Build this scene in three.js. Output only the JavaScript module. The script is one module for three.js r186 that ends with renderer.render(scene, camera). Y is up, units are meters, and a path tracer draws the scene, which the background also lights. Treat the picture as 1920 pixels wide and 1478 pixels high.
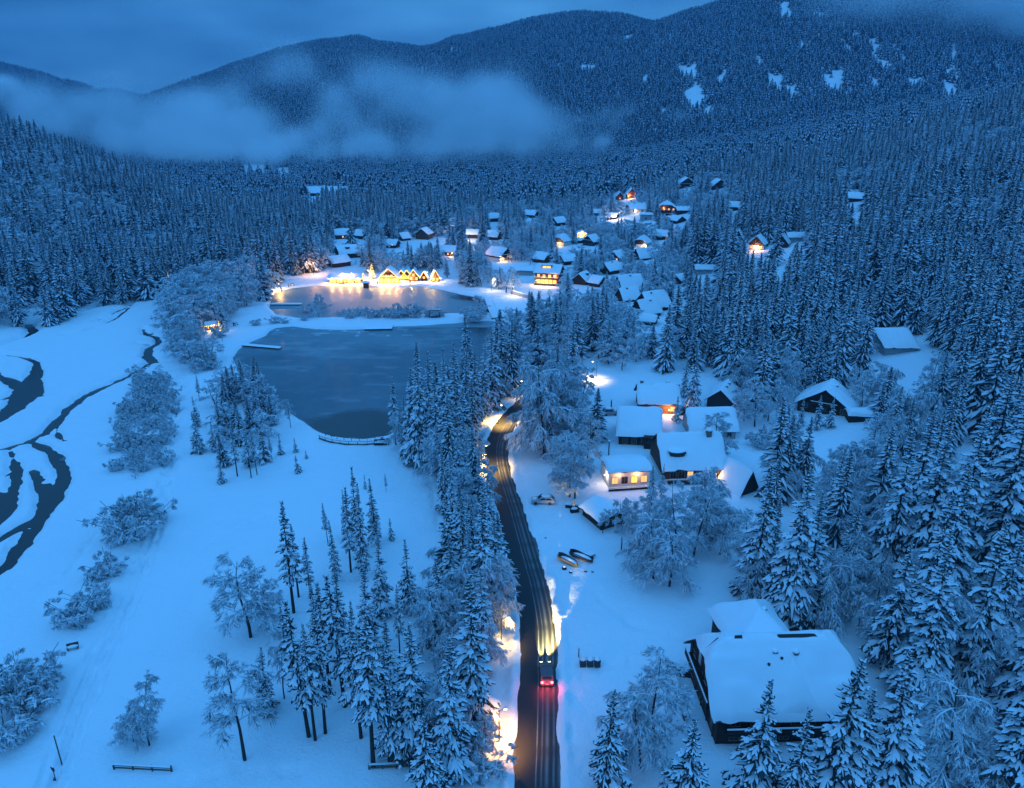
import * as THREE from 'three';
import { mergeGeometries } from 'three/addons/utils/BufferGeometryUtils.js';
import { MarchingCubes } from 'three/addons/objects/MarchingCubes.js';

// ---------------------------------------------------------------- camera, sky, light, exposure
const scene = new THREE.Scene();
const RAD = Math.PI / 180, CH = 75, PITCH = 20.6 * RAD, FOV = 56;
const camera = new THREE.PerspectiveCamera(FOV, 1920 / 1478, 1, 12000);
camera.position.set(0, CH, 0);
camera.rotation.set(-PITCH, 0, 0);
scene.add(camera);
const renderer = new THREE.WebGLRenderer();
renderer.toneMapping = THREE.LinearToneMapping;
renderer.toneMappingExposure = 1.03;
renderer.shadowMap.enabled = true;

// noise and random numbers
function rng(s) { let a = (s * 2654435761) >>> 0; return () => { a = (a + 0x6D2B79F5) | 0; let t = Math.imul(a ^ (a >>> 15), 1 | a); t = (t + Math.imul(t ^ (t >>> 7), 61 | t)) ^ t; return ((t ^ (t >>> 14)) >>> 0) / 4294967296; }; }
function hash(x, y) { let h = Math.imul(x | 0, 374761393) + Math.imul(y | 0, 668265263); h = Math.imul(h ^ (h >>> 13), 1274126177); return ((h ^ (h >>> 16)) >>> 0) / 2147483648 - 1; }
function noise(x, y) {
  const ix = Math.floor(x), iy = Math.floor(y), fx = x - ix, fy = y - iy, u = fx * fx * (3 - 2 * fx), v = fy * fy * (3 - 2 * fy);
  const a = hash(ix, iy), b = hash(ix + 1, iy), c = hash(ix, iy + 1), d = hash(ix + 1, iy + 1);
  return (a + (b - a) * u) * (1 - v) + (c + (d - c) * u) * v;
}
function fbm(x, y, n = 4) { let s = 0, a = .5; for (let i = 0; i < n; i++) { s += a * noise(x, y); x = x * 2.03 + 17.3; y = y * 2.03 - 9.1; a *= .5; } return s; }
const { clamp, lerp } = THREE.MathUtils;
const smoothstep = (x, a, b) => { const t = clamp((x - a) / (b - a), 0, 1); return t * t * (3 - 2 * t); };

// the overcast dusk sky: an even blue layer, brighter overhead than at the horizon, with soft cloud
{
  const W = 1024, Hh = 512, data = new Float32Array(W * Hh * 4), horizon = [.0345, .18, .44];
  for (let j = 0; j < Hh; j++) {
    const up = ((j + .5) / Hh - .5) * Math.PI, e = Math.max(0, Math.sin(up));
    for (let i = 0; i < W; i++) {
      const az = ((i + .5) / W) * 2 * Math.PI, k = 1 / (e + .16);
      const cx = Math.cos(az) * Math.cos(up) * k, cz = Math.sin(az) * Math.cos(up) * k;
      const cl = fbm(cx * .8 + 4, cz * .8 + 9, 5) * .55 + fbm(cx * 2.2, cz * 2.2 + 3, 5) * .38;
      const g = (1 + 2.05 * e) * (1.1 + .95 * cl), white = clamp(.75 * cl, -.2, .5);
      const q = (j * W + i) * 4;
      data[q] = horizon[0] * g * (1 + white); data[q + 1] = horizon[1] * g * (1 + .4 * white); data[q + 2] = horizon[2] * g; data[q + 3] = 1;
    }
  }
  const sky = new THREE.DataTexture(data, W, Hh, THREE.RGBAFormat, THREE.FloatType);
  sky.mapping = THREE.EquirectangularReflectionMapping; sky.magFilter = THREE.LinearFilter; sky.needsUpdate = true;
  scene.background = sky; scene.environment = sky;
}
const sun = new THREE.DirectionalLight(new THREE.Color(.25, .55, 1), .22);
sun.position.set(-500, 900, 300); sun.target.position.set(0, 0, -300);
sun.castShadow = true; sun.shadow.radius = 50;
sun.shadow.camera.left = -700; sun.shadow.camera.right = 700; sun.shadow.camera.top = 900; sun.shadow.camera.bottom = -900; sun.shadow.camera.far = 3000;
scene.add(sun, sun.target);
scene.fog = new THREE.FogExp2(new THREE.Color(.3, .62, 1), .00013);

// ---------------------------------------------------------------- picture <-> place
const SP = Math.sin(PITCH), CP = Math.cos(PITCH), F = 739 / Math.tan(FOV / 2 * RAD);
function ray(px, py) { const x = (px - 960) / F, y = -(py - 739) / F; return [x, y * CP - SP, -y * SP - CP]; }
function onPlane(px, py, h) { const d = ray(px, py), t = (h - CH) / d[1]; return [d[0] * t, d[2] * t]; }
function proj(x, y, z) { const dep = -(y - CH) * SP - z * CP, up = (y - CH) * CP - z * SP; return [960 + F * x / dep, 739 - F * up / dep, dep]; }

// ---------------------------------------------------------------- the land
const LAKE = -.9, RIVER = -.96;
const lakeA = [[437, 672], [442, 690], [452, 704], [480, 728], [520, 757], [560, 787], [600, 812], [628, 822], [680, 825], [722, 820], [760, 800], [800, 775], [850, 745], [905, 705], [945, 665], [966, 635], [967, 620], [958, 610], [940, 604], [915, 602], [890, 603], [860, 606], [800, 610], [737, 613], [690, 617], [640, 619], [585, 617], [548, 612], [515, 615], [497, 630], [470, 641], [448, 656]].map((p) => onPlane(...p, LAKE));
const lakeB = [[505, 578], [508, 562], [515, 549], [545, 541], [590, 536], [640, 535], [690, 538], [740, 539], [790, 537], [830, 544], [860, 551], [885, 556], [912, 562], [918, 572], [921, 586], [905, 591], [878, 589], [830, 590], [760, 594], [700, 596], [650, 598], [600, 598], [565, 599], [520, 591]].map((p) => onPlane(...p, LAKE));
const streams = [
  [[338, 546, 1.2], [285, 549, 1.4], [235, 562, 1.5], [162, 585, 1.6], [118, 596, 1.6], [60, 609, 1.6], [-30, 618, 1]],
  [[52, 610, 2], [64, 622, 2.4], [55, 631, 1.8], [30, 640, 1.3], [0, 651, 1.3], [-30, 660, 1.3]],
  [[175, 572, .6], [140, 573, .8], [128, 576, .5]],
  [[258, 567, .5], [222, 584, 1.1], [190, 600, .8], [172, 608, .5]], [[247, 575, .6], [215, 600, 1.1], [190, 613, .8], [152, 626, .6], [121, 631, .4]],
  [[267, 618, .6], [275, 630, 1.6], [297, 622, .6]], [[276, 630, 1.6], [292, 633, 1.5], [299, 644, 1.4], [280, 655, 2.2], [275, 668, 2.2], [285, 678, 2.2], [295, 682, 1.6], [314, 680, .7]], [[256, 646, .4], [276, 648, .9]],
  [[284, 682, 1.5], [262, 694, 1.2], [232, 712, 1.7], [200, 726, 1.8], [165, 742, 1.9], [132, 765, 2.1], [104, 795, 2.2], [80, 818, 1.9], [48, 832, 1.7], [0, 846, 1.5], [-40, 852, 1.5]],
  [[104, 800, 1], [112, 822, .7], [125, 829, .4]],
  [[60, 830, 1.6], [90, 844, 2], [108, 862, 2.2], [120, 886, 2.4], [117, 915, 2.3], [98, 945, 2.4], [76, 972, 2.3], [52, 1010, 2.2], [28, 1042, 2], [0, 1072, 1.8], [-25, 1092, 1.6]],
  [[60, 884, .8], [76, 905, 1.7], [88, 920, 2.6], [88, 950, 2.4], [72, 975, 1.8], [35, 992, 1.4], [0, 1013, 1.2], [-30, 1028, 1.2]],
  [[20, 848, 1], [26, 868, 1.4], [32, 884, 1.6], [28, 912, 1.8], [20, 940, 2.2], [0, 970, 3], [-20, 990, 3]], [[-20, 930, 3], [4, 930, 2], [16, 950, 2.5]], [[0, 900, .5], [26, 884, .7]],
  [[-20, 664, .8], [20, 668, .9], [50, 673, 1.1], [68, 680, 1.3], [69, 700, 2.6], [58, 716, 4.4], [50, 732, 6], [66, 745, 3.6], [90, 744, .8]], [[50, 736, 6], [40, 752, 5], [20, 772, 4.4], [-20, 795, 4]], [[40, 726, 4], [16, 714, 2.5], [-10, 702, 1.6]], [[30, 740, 1], [0, 753, .9], [-20, 757, .9]],
].map((s) => s.map(([x, y, w]) => [...onPlane(x, y, RIVER), w * .66]));
const islands = [[205, 733, 1.1, 2.6], [222, 721, .5, .6], [55, 684, .8, .8], [90, 903, 1.6, 1.4], [52, 992, .5, .8]].map(([x, y, a, b]) => [...onPlane(x, y, RIVER), a, b]);
function polySd(p, x, z) {
  let d = 1e9, inside = false;
  for (let i = 0, j = p.length - 1; i < p.length; j = i++) {
    const [ax, az] = p[i], [bx, bz] = p[j], ex = bx - ax, ez = bz - az, wx = x - ax, wz = z - az, t = clamp((wx * ex + wz * ez) / (ex * ex + ez * ez), 0, 1);
    d = Math.min(d, (wx - ex * t) ** 2 + (wz - ez * t) ** 2);
    if ((az > z) !== (bz > z) && x < ax + (z - az) / (bz - az) * (bx - ax)) inside = !inside;
  }
  return inside ? -Math.sqrt(d) : Math.sqrt(d);
}
function lineD(l, x, z) {            // [distance, width there, distance along]
  let best = 1e9, w = 0, along = 0, run = 0, side = 0;
  for (let i = 0; i + 1 < l.length; i++) {
    const [ax, az, aw = 0] = l[i], [bx, bz, bw = 0] = l[i + 1], ex = bx - ax, ez = bz - az, len = Math.hypot(ex, ez), t = clamp(((x - ax) * ex + (z - az) * ez) / (len * len), 0, 1);
    const d = Math.hypot(x - ax - ex * t, z - az - ez * t);
    if (d < best) { best = d; w = aw + (bw - aw) * t; along = run + t * len; side = Math.sign(ex * (z - az) - ez * (x - ax)); }
    run += len;
  }
  return [best, w, along, side];
}
const boxOf = (pts, m) => [Math.min(...pts.map((p) => p[0])) - m, Math.max(...pts.map((p) => p[0])) + m, Math.min(...pts.map((p) => p[1])) - m, Math.max(...pts.map((p) => p[1])) + m];
const inBox = (b, x, z) => x > b[0] && x < b[1] && z > b[2] && z < b[3];
const lakeBoxes = [boxOf(lakeA, 12), boxOf(lakeB, 12)], streamBoxes = streams.map((s) => boxOf(s, 9)), riverBox = boxOf(streams.flat(), 9);
function lakeSd(x, z) {
  let d = 1e9;
  if (inBox(lakeBoxes[0], x, z)) d = Math.min(d, polySd(lakeA, x, z));
  if (inBox(lakeBoxes[1], x, z)) d = Math.min(d, polySd(lakeB, x, z));
  return d > 100 ? d : d + .35 * noise(x * .22, z * .22) + .15 * noise(x * .7, z * .7);
}
function riverSd(x, z) {
  if (!inBox(riverBox, x, z)) return 1e9;
  let d = 1e9;
  streams.forEach((s, i) => { if (inBox(streamBoxes[i], x, z)) { const [a, w] = lineD(s, x, z); d = Math.min(d, a - w); } });
  if (d > 8) return d;
  for (const [ix, iz, a, b] of islands) d = Math.max(d, (1 - Math.hypot((x - ix) / b, (z - iz) / a)) * a * .8);
  return d + .5 * noise(x * .28 + 5, z * .28) + .32 * noise(x * .8, z * .8 + 7);
}
const interp = (pts, x) => { if (x <= pts[0][0]) return pts[0][1]; for (let i = 0; i + 1 < pts.length; i++) if (x < pts[i + 1][0]) { const t = (x - pts[i][0]) / (pts[i + 1][0] - pts[i][0]); return lerp(pts[i][1], pts[i + 1][1], t * t * (3 - 2 * t) * .5 + t * .5); } return pts[pts.length - 1][1]; };
const ridge = (D, pts) => pts.map(([px, py]) => { const d = ray(px, py), t = D / -d[2]; return [d[0] * t, CH + d[1] * t]; });
const mountains = [
  { D: 2650, from: 1500, top: ridge(2650, [[250, 262], [300, 230], [350, 196], [380, 174], [430, 144], [500, 117], [560, 99], [620, 84], [680, 78], [720, 91], [760, 97], [800, 100], [820, 96], [860, 79], [920, 64], [1000, 46], [1090, 32], [1150, 36], [1225, 50], [1350, 90], [1500, 150], [1700, 220]]) },
  { D: 2300, from: 1350, top: ridge(2300, [[900, 300], [1000, 262], [1100, 172], [1180, 92], [1225, 52], [1290, 32], [1360, 14], [1440, -1], [1500, -16], [1700, -40], [2000, -50], [2500, -40]]) },
  { D: 3000, from: 2000, top: ridge(3000, [[-500, 60], [-200, 94], [0, 124], [60, 139], [120, 156], [200, 178], [207, 184], [218, 175], [250, 182], [290, 195], [340, 212], [420, 240]]) },
];
function softRamp(v, k) { return v > 6 * k ? v : k * Math.log(1 + Math.exp(v / k)); }
const leftFoot = [[0, 205], [250, 206], [400, 198], [500, 186], [580, 215], [700, 318], [900, 452], [1100, 580], [1500, 720]];
function baseH(x, z) {
  const D = -z;
  let h = .2 * softRamp(x - 62 - 26 * noise(z * .006, 3), 14) * (1 - .85 * smoothstep(D, 800, 1350));
  const foot = interp(leftFoot, D);
  h += .36 * softRamp(-x - foot, 10) * (1 - .8 * smoothstep(D, 900, 1500));
  h += smoothstep(Math.abs(x) + Math.max(0, D - 420) * .5, 90, 420) * 5 * fbm(x * .012, z * .012, 3);
  if (D > 1300) {
    let m = 0;
    for (const k of mountains) {
      if (D < k.from) continue;
      const top = interp(k.top, x), t = (D - k.from) / (k.D - k.from), up = t < 1 ? Math.pow(smoothstep(t, -.12, 1.03), .85) : 1 - (D - k.D) / 2600;
      m = Math.max(m, top * up * (1 + (t < .97 ? .16 * fbm(x * .0032, z * .0022 + 3, 4) * Math.sin(Math.PI * Math.min(t, 1)) : 0)));
    }
    h = Math.max(h, m);
  }
  return h;
}
const roadPts = [[1003, 1560], [1004, 1478], [1008, 1350], [1009, 1262], [1009, 1180], [998, 1110], [977, 1030], [955, 950], [937, 890], [931, 850], [938, 815], [956, 785], [976, 764], [1005, 742], [1030, 728]].map((p) => onPlane(...p, 0));
const roadCurve = new THREE.CatmullRomCurve3(roadPts.map((p) => new THREE.Vector3(p[0], 0, p[1])));
const roadLine = roadCurve.getSpacedPoints(96).map((p) => [p.x, p.z]), ROAD = 2.75, roadBox = boxOf(roadLine, 9);
const trackLines = [[[345, 690], [325, 760], [318, 830], [312, 885], [288, 965], [252, 1075], [212, 1165], [165, 1255], [125, 1350], [80, 1490]], [[352, 690], [333, 760], [327, 830], [322, 885], [300, 965], [268, 1075], [232, 1165], [190, 1255], [150, 1350], [105, 1490]], [[800, 880], [812, 920], [818, 955], [822, 985]], [[345, 1050], [400, 1010], [450, 985], [500, 960]], [[395, 640], [430, 605], [480, 590]], [[1060, 965], [1010, 1000], [1000, 1050]], [[1180, 800], [1150, 812], [1128, 860]], [[1370, 850], [1450, 845], [1560, 815]], [[1110, 1110], [1180, 1170], [1290, 1200]], [[1090, 1260], [1180, 1240], [1270, 1262]], [[20, 1100], [120, 1080], [180, 1000]], [[340, 1478], [430, 1440], [560, 1450]]].map((l) => l.map((p) => onPlane(...p, 0))), trackBoxes = trackLines.map((l) => boxOf(l, 3));
function groundH(x, z) {
  let h = baseH(x, z);
  const D = -z;
  if (D < 430) {
    h += .3 * fbm(x * .055, z * .055, 4) + .075 * noise(x * .42, z * .42) + .04 * noise(x * .9 + 3, z * .8) + .1 * smoothstep(noise(x * .03 + 7, z * .03), .1, .5) * Math.abs(noise(x * .24 + 2, z * .11));
    const a = lakeSd(x, z), b = riverSd(x, z);
    if (a < 2) h = Math.min(h, clamp(LAKE + a * .75, -2.6, 1));
    if (b < 2.2) h = Math.min(h, clamp(RIVER + b * .8, -1.7, 1));
    if (inBox(roadBox, x, z)) {
      const [d, , along, side] = lineD(roadLine, x, z), e = d - ROAD + .22 * noise(along * .35, side * 7) + .1 * noise(along * 1.3, side * 9);
      const flat = baseH(x, z);
      if (e < 4) { const bank = .6 * Math.exp(-((e - .9) ** 2) / .55) * (.75 + .5 * noise(along * .4, side * 3 + 1)); h = lerp(flat + lerp(-.16, 0, smoothstep(e, -.1, .35)) + bank, h, smoothstep(e, 1, 4)) - .38 * smoothstep(e, .9, 1.3) * smoothstep(e, 3.8, 2.4) * Math.max(0, noise(x * 1.3, z * 1.1)); }
    }
    trackLines.forEach((l, i) => { if (inBox(trackBoxes[i], x, z)) { const [d, , along] = lineD(l, x, z); if (d < 2.5) h -= (i < 2 ? .6 : .42) * Math.exp(-(i < 2 ? (d - .75) ** 2 : d * d) / (i < 2 ? .16 : .2)) * (.7 + .6 * noise(along * .9, i * 9)) - (i < 2 ? .14 * Math.exp(-((d - 1.3) ** 2) / .3) : 0) + (i < 2 ? .42 : .2) * smoothstep(d, 2.5, 1) * Math.max(0, noise(x * 1.1, z * .8 + i)); } });
  }
  return h;
}
function ground(px, py, H = baseH) {
  const d = ray(px, py); let t = 40, step = 2;
  for (let i = 0; i < 900; i++) {
    const x = d[0] * t, y = CH + d[1] * t, z = d[2] * t;
    if (y < H(x, z)) { let a = t - step, b = t; for (let k = 0; k < 24; k++) { const m = (a + b) / 2; if (CH + d[1] * m < H(d[0] * m, d[2] * m)) b = m; else a = m; } return [d[0] * b, H(d[0] * b, d[2] * b), d[2] * b]; }
    step = Math.max(1, t * .008); t += step;
  }
  return [d[0] * 2500, 0, d[2] * 2500];
}

// ---------------------------------------------------------------- materials
const C = (r, g, b) => new THREE.Color().setRGB(r, g, b);
const std = (name, color, roughness = .85, more = {}) => new THREE.MeshStandardMaterial({ name, color, roughness, ...more });
function noiseTexture(size, f, repeat, srgb = false) {
  const data = new Uint8Array(size * size * 4);
  for (let j = 0; j < size; j++) for (let i = 0; i < size; i++) { const c = f(i / size, j / size, i, j), q = (j * size + i) * 4; for (let k = 0; k < 3; k++) data[q + k] = clamp(Array.isArray(c) ? c[k] : c, 0, 1) * 255; data[q + 3] = 255; }
  const t = new THREE.DataTexture(data, size, size); t.wrapS = t.wrapT = THREE.RepeatWrapping; t.magFilter = THREE.LinearFilter; t.repeat.set(repeat, repeat); t.needsUpdate = true; if (srgb) t.colorSpace = THREE.SRGBColorSpace; return t;
}
const wrapNoise = (u, v, f) => { const n = (a, b) => noise(a * f, b * f); return lerp(lerp(n(u, v), n(u - 1, v), u), lerp(n(u, v - 1), n(u - 1, v - 1), u), v); };
const grain = noiseTexture(512, (u, v) => .5 + .3 * wrapNoise(u, v, 24) + .2 * wrapNoise(u, v, 70), 1);
const wood = noiseTexture(256, (u, v) => { const plank = Math.floor(u * 8), edge = Math.abs(u * 8 - plank - .5) > .45 ? .45 : 1, g = (.75 + .25 * hash(plank, 3)) * (.85 + .2 * wrapNoise(u * 1, v, 20)) * edge; return [g, g * .97, g * .94]; }, 1);
const M = {
  snow: std('snow', C(.83, .86, .89), .75, { bumpMap: grain, bumpScale: .11 }),
  roofSnow: std('roof_snow', C(.84, .87, .9), .8),
  treeSnow: std('tree_snow', C(.74, .81, .87), .9),
  needles: std('needles', C(.026, .042, .046), .9),
  bark: std('bark', C(.035, .028, .024), .95),
  rime: std('rime', C(1, 1, 1), .95, { vertexColors: true }),
  forest: std('forest', C(1, 1, 1), .95, { vertexColors: true }),
  timber: std('dark_timber', C(.05, .032, .022), .85, { map: wood }),
  brown: std('brown_timber', C(.16, .075, .045), .85, { map: wood }),
  red: std('red_timber', C(.2, .055, .035), .85, { map: wood }),
  plaster: std('plaster', C(.62, .6, .56), .9),
  grey: std('grey_plaster', C(.34, .35, .36), .9),
  board: std('roof_board', C(.03, .026, .024), .85),
  brick: std('chimney_masonry', C(.2, .15, .13), .9),
  pale: std('pale_panel', C(.5, .52, .52), .85),
  glass: std('dark_glass', C(.015, .018, .02), .12),
  frame: std('window_frame', C(.3, .2, .13), .7),
  metal: std('dark_metal', C(.05, .055, .06), .45, { metalness: .6 }),
  deck: std('deck_board', C(.1, .075, .055), .8),
  lit: std('lit_window', C(.2, .12, .05), .6, { emissive: C(1, .45, .085), emissiveIntensity: 2.3 }),
  dim: std('dim_window', C(.2, .1, .05), .6, { emissive: C(1, .44, .15), emissiveIntensity: 1.5 }),
  bulb: std('bulb', C(.3, .2, .1), .6, { emissive: C(1, .66, .3), emissiveIntensity: 14 }),
  white: std('white_bulb', C(.3, .3, .3), .6, { emissive: C(1, .85, .72), emissiveIntensity: 10 }),
  string: std('light_string', C(.3, .2, .05), .6, { emissive: C(1, .56, .045), emissiveIntensity: 4 }),
};

// ---------------------------------------------------------------- naming and geometry helpers
const taken = {};
function numbered(name) { const n = taken[name] = (taken[name] ?? -1) + 1; return n ? name + '_' + String(n).padStart(3, '0') : name; }
function tag(o, label, category, group) { o.userData.label = label; if (category) o.userData.category = category; if (group) o.userData.group = group; return o; }
function thing(name, label, category, [x, y, z], turn = 0, group) { const o = new THREE.Group(); o.name = numbered(name); o.position.set(x, y, z); o.rotation.y = turn; scene.add(o); return tag(o, label, category, group); }
function part(name, geo, mat, parent, at) { const m = new THREE.Mesh(Array.isArray(geo) ? mergeGeometries(geo.map((g) => g.index ? g.toNonIndexed() : g)) : geo, mat); m.name = name; m.castShadow = m.receiveShadow = true; if (at) m.position.set(...at); parent.add(m); return m; }
function struct(name, geo, mat, kind = 'structure', label) { const m = part(numbered(name), geo, mat, scene); m.userData.kind = kind; if (label) m.userData.label = label; return m; }
function box(w, h, d, x = 0, y = 0, z = 0, ry = 0, rz = 0, rx = 0) { const g = new THREE.BoxGeometry(w, h, d); if (rx) g.rotateX(rx); if (rz) g.rotateZ(rz); if (ry) g.rotateY(ry); return g.translate(x, y, z); }
function cyl(r0, r1, h, x = 0, y = 0, z = 0, n = 8) { return new THREE.CylinderGeometry(r1, r0, h, n).translate(x, y + h / 2, z); }
function bar(a, b, r, n = 6) { const A = new THREE.Vector3(...a), B = new THREE.Vector3(...b), g = new THREE.CylinderGeometry(r, r, A.distanceTo(B), n); g.applyQuaternion(new THREE.Quaternion().setFromUnitVectors(new THREE.Vector3(0, 1, 0), B.clone().sub(A).normalize())); return g.translate((a[0] + b[0]) / 2, (a[1] + b[1]) / 2, (a[2] + b[2]) / 2); }
class MB {
  constructor(colored) { this.p = []; this.i = []; this.c = colored ? [] : null; this.k = [1, 1, 1]; }
  v(x, y, z) { this.p.push(x, y, z); if (this.c) this.c.push(...this.k); return this.p.length / 3 - 1; }
  t(a, b, c) { this.i.push(a, b, c); }
  q(a, b, c, d) { this.i.push(a, b, c, a, c, d); }
  geo(smooth = true) {
    let g = new THREE.BufferGeometry(); g.setAttribute('position', new THREE.Float32BufferAttribute(this.p, 3));
    if (this.c) g.setAttribute('color', new THREE.Float32BufferAttribute(this.c, 3));
    g.setIndex(this.i); if (smooth) g.computeVertexNormals(); return g;
  }
}

// ---------------------------------------------------------------- ground, water, road
{
  const rows = [], cols = [];
  for (let D = 24; D < 430; D += .78) rows.push(D);
  for (let D = 430; D < 3900; D *= 1.0155) rows.push(D);
  for (let s = -1.25; s <= 1.2501;) { cols.push(s); s += s < -.78 ? .02 : s < .2 ? .0030 : s < .6 ? .008 : .02; }
  const n = cols.length, pos = new Float32Array(rows.length * n * 3), uv = new Float32Array(rows.length * n * 2), idx = [];
  rows.forEach((D, r) => cols.forEach((s, c) => {
    const x = s * (D * .95 + 45), q = r * n + c;
    pos[q * 3] = x; pos[q * 3 + 1] = groundH(x, -D); pos[q * 3 + 2] = -D; uv[q * 2] = x / 9; uv[q * 2 + 1] = D / 9;
    if (r && c) idx.push(q, q - 1, q - n - 1, q, q - n - 1, q - n);
  }));
  const g = new THREE.BufferGeometry(); g.setAttribute('position', new THREE.BufferAttribute(pos, 3)); g.setAttribute('uv', new THREE.BufferAttribute(uv, 2)); g.setIndex(idx); g.computeVertexNormals();
  for (let i = 1, a = g.attributes.normal.array; i < 30; i += 3) if (a[i] < 0) { for (let k = 0; k < idx.length; k += 3) { const t = idx[k]; idx[k] = idx[k + 1]; idx[k + 1] = t; } g.setIndex(idx); g.computeVertexNormals(); break; }
  struct('snow_ground', g, M.snow);
}
function waterSheet(name, b, y, mat, nSide = 1) { const g = new THREE.PlaneGeometry(b[1] - b[0], b[3] - b[2], nSide, nSide).rotateX(-Math.PI / 2).translate((b[0] + b[1]) / 2, y, (b[2] + b[3]) / 2); return struct(name, g, mat); }
function lakeTexture(b, shade) {          // what lies there: snow-dusted ice, clear ice, open water, and a tree reflection painted dark
  const S = 768, data = new Uint8Array(S * S * 4), rough = new Uint8Array(S * S * 4);
  for (let j = 0; j < S; j++) for (let i = 0; i < S; i++) {
    const x = lerp(b[0], b[1], (i + .5) / S), z = lerp(b[3], b[2], (j + .5) / S), [c, r] = shade(x, z), q = (j * S + i) * 4;
    for (let k = 0; k < 3; k++) { data[q + k] = 255 * Math.pow(clamp(c[k], 0, 1), 1 / 2.2); rough[q + k] = 255 * r; } data[q + 3] = rough[q + 3] = 255;
  }
  const mk = (d, s) => { const t = new THREE.DataTexture(d, S, S); t.magFilter = THREE.LinearFilter; t.needsUpdate = true; if (s) t.colorSpace = THREE.SRGBColorSpace; return t; };
  return { map: mk(data, true), roughnessMap: mk(rough, false) };
}
const mixc = (a, b, t) => a.map((v, i) => lerp(v, b[i], t));
{
  const open = [[560, 783], [640, 780], [735, 775], [780, 785], [725, 826], [620, 824]].map((p) => onPlane(...p, LAKE));
  const pale = [[380, 672], [470, 668], [560, 662], [680, 645], [760, 638], [740, 560], [400, 560]].map((p) => onPlane(...p, LAKE));
  const treeReflection = [[880, 600], [975, 600], [975, 690], [920, 640]].map((p) => onPlane(...p, LAKE));  // dark reflection of the shore trees, painted into the lake colour
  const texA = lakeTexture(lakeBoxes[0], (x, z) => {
    const n = fbm(x * .05, z * .05, 4), f = noise(x * .5, z * .5) * .015;
    const wet = smoothstep(-polySd(open, x, z) + 9 * n + f * 30, -2.5, 2.5), light = smoothstep(-polySd(pale, x, z) + 16 * n + f * 60, -14, 12), reflection = smoothstep(-polySd(treeReflection, x, z) + 12 * n + f * 40, -4, 5);
    const flake = z < -262 && noise(x * .35, z * .8) > .62 && light > .5 ? .3 : 0;
    let c = mixc([.085, .14, .165], [.15, .215, .245], light); const dust = .07 * smoothstep(fbm(x * .12 + 3, z * .3, 4), .08, .4) * (1 - wet); c = c.map((v) => v + f + flake + dust + .05 * n);
    c = mixc(c, [.014, .016, .016], Math.max(wet, reflection * .8));
    return [c, lerp(.32, .1, Math.max(wet, reflection))];
  });
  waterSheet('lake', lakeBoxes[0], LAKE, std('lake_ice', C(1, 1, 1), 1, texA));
  const dark = [[820, 538], [870, 546], [930, 562], [925, 595], [890, 575], [850, 560]].map((p) => onPlane(...p, LAKE));
  const texB = lakeTexture(lakeBoxes[1], (x, z) => {
    const n = fbm(x * .05 + 40, z * .05, 4), wet = smoothstep(-polySd(dark, x, z) + 12 * n, -3, 6);
    return [mixc([.25 + .08 * n, .31 + .08 * n, .335 + .08 * n], [.02, .022, .02], wet), lerp(.5, .14, wet)];
  });
  waterSheet('lake', lakeBoxes[1], LAKE + .012, std('far_lake_ice', C(1, 1, 1), 1, texB));
  waterSheet('river', riverBox, RIVER, std('river_water', C(.016, .017, .014), .2));
}
{
  const n = 330, p = roadCurve.getSpacedPoints(n), pos = [], uv = [], idx = [], len = roadCurve.getLength();
  p.forEach((a, i) => {
    const d = p[Math.min(i + 1, n)].clone().sub(p[Math.max(i - 1, 0)]).normalize();
    for (let k = 0; k <= 8; k++) { const o = (k / 8 - .5) * 2 * (ROAD + .5), x = a.x - d.z * o, z = a.z + d.x * o; pos.push(x, baseH(a.x, a.z) + .02 - .012 * Math.abs(o), z); uv.push(k / 8, i / n * len / 24); if (i && k) { const q = i * 9 + k; idx.push(q, q - 10, q - 1, q, q - 9, q - 10); } }
  });
  const g = new THREE.BufferGeometry(); g.setAttribute('position', new THREE.Float32BufferAttribute(pos, 3)); g.setAttribute('uv', new THREE.Float32BufferAttribute(uv, 2)); g.setIndex(idx); g.computeVertexNormals();
  const W = 256, Hh = 1024, col = new Uint8Array(W * Hh * 4), ro = new Uint8Array(W * Hh * 4);
  for (let j = 0; j < Hh; j++) for (let i = 0; i < W; i++) {        // worn wheel tracks and lines of slush left between them
    const u = i / W, v = j / Hh, w = (a, s) => Math.exp(-((u - a + .008 * wrapNoise(0, v, 9)) ** 2) / s), gr = hash(i, j) * .5 + .5;
    const slush = Math.max(.8 * w(.5, .0001), .45 * w(.6, .00025), .55 * w(.7, .0011), .5 * w(.83, .0005), .5 * w(.95, .0018), .4 * w(.04, .0009)) * (.55 + .45 * wrapNoise(.3, v, 17)) * (.6 + .6 * gr);
    const thin = clamp(.045 * (.5 + .5 * wrapNoise(u, v, 40)) * (u > .45 ? 1.5 : .6) * gr, 0, 1), s = clamp(slush + thin, 0, 1), q = (j * W + i) * 4;
    const c = mixc([.014, .014, .015], [.42, .45, .48], s);
    for (let k = 0; k < 3; k++) { col[q + k] = 255 * Math.pow(c[k], 1 / 2.2); ro[q + k] = 255 * lerp(.5 + .14 * gr, .9, s); } col[q + 3] = ro[q + 3] = 255;
  }
  const mk = (d, s) => { const t = new THREE.DataTexture(d, W, Hh); t.wrapS = t.wrapT = THREE.RepeatWrapping; t.magFilter = THREE.LinearFilter; t.needsUpdate = true; if (s) t.colorSpace = THREE.SRGBColorSpace; return t; };
  struct('road', g, std('wet_asphalt', C(1, 1, 1), 1, { map: mk(col, true), roughnessMap: mk(ro, false) }));
}

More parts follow.
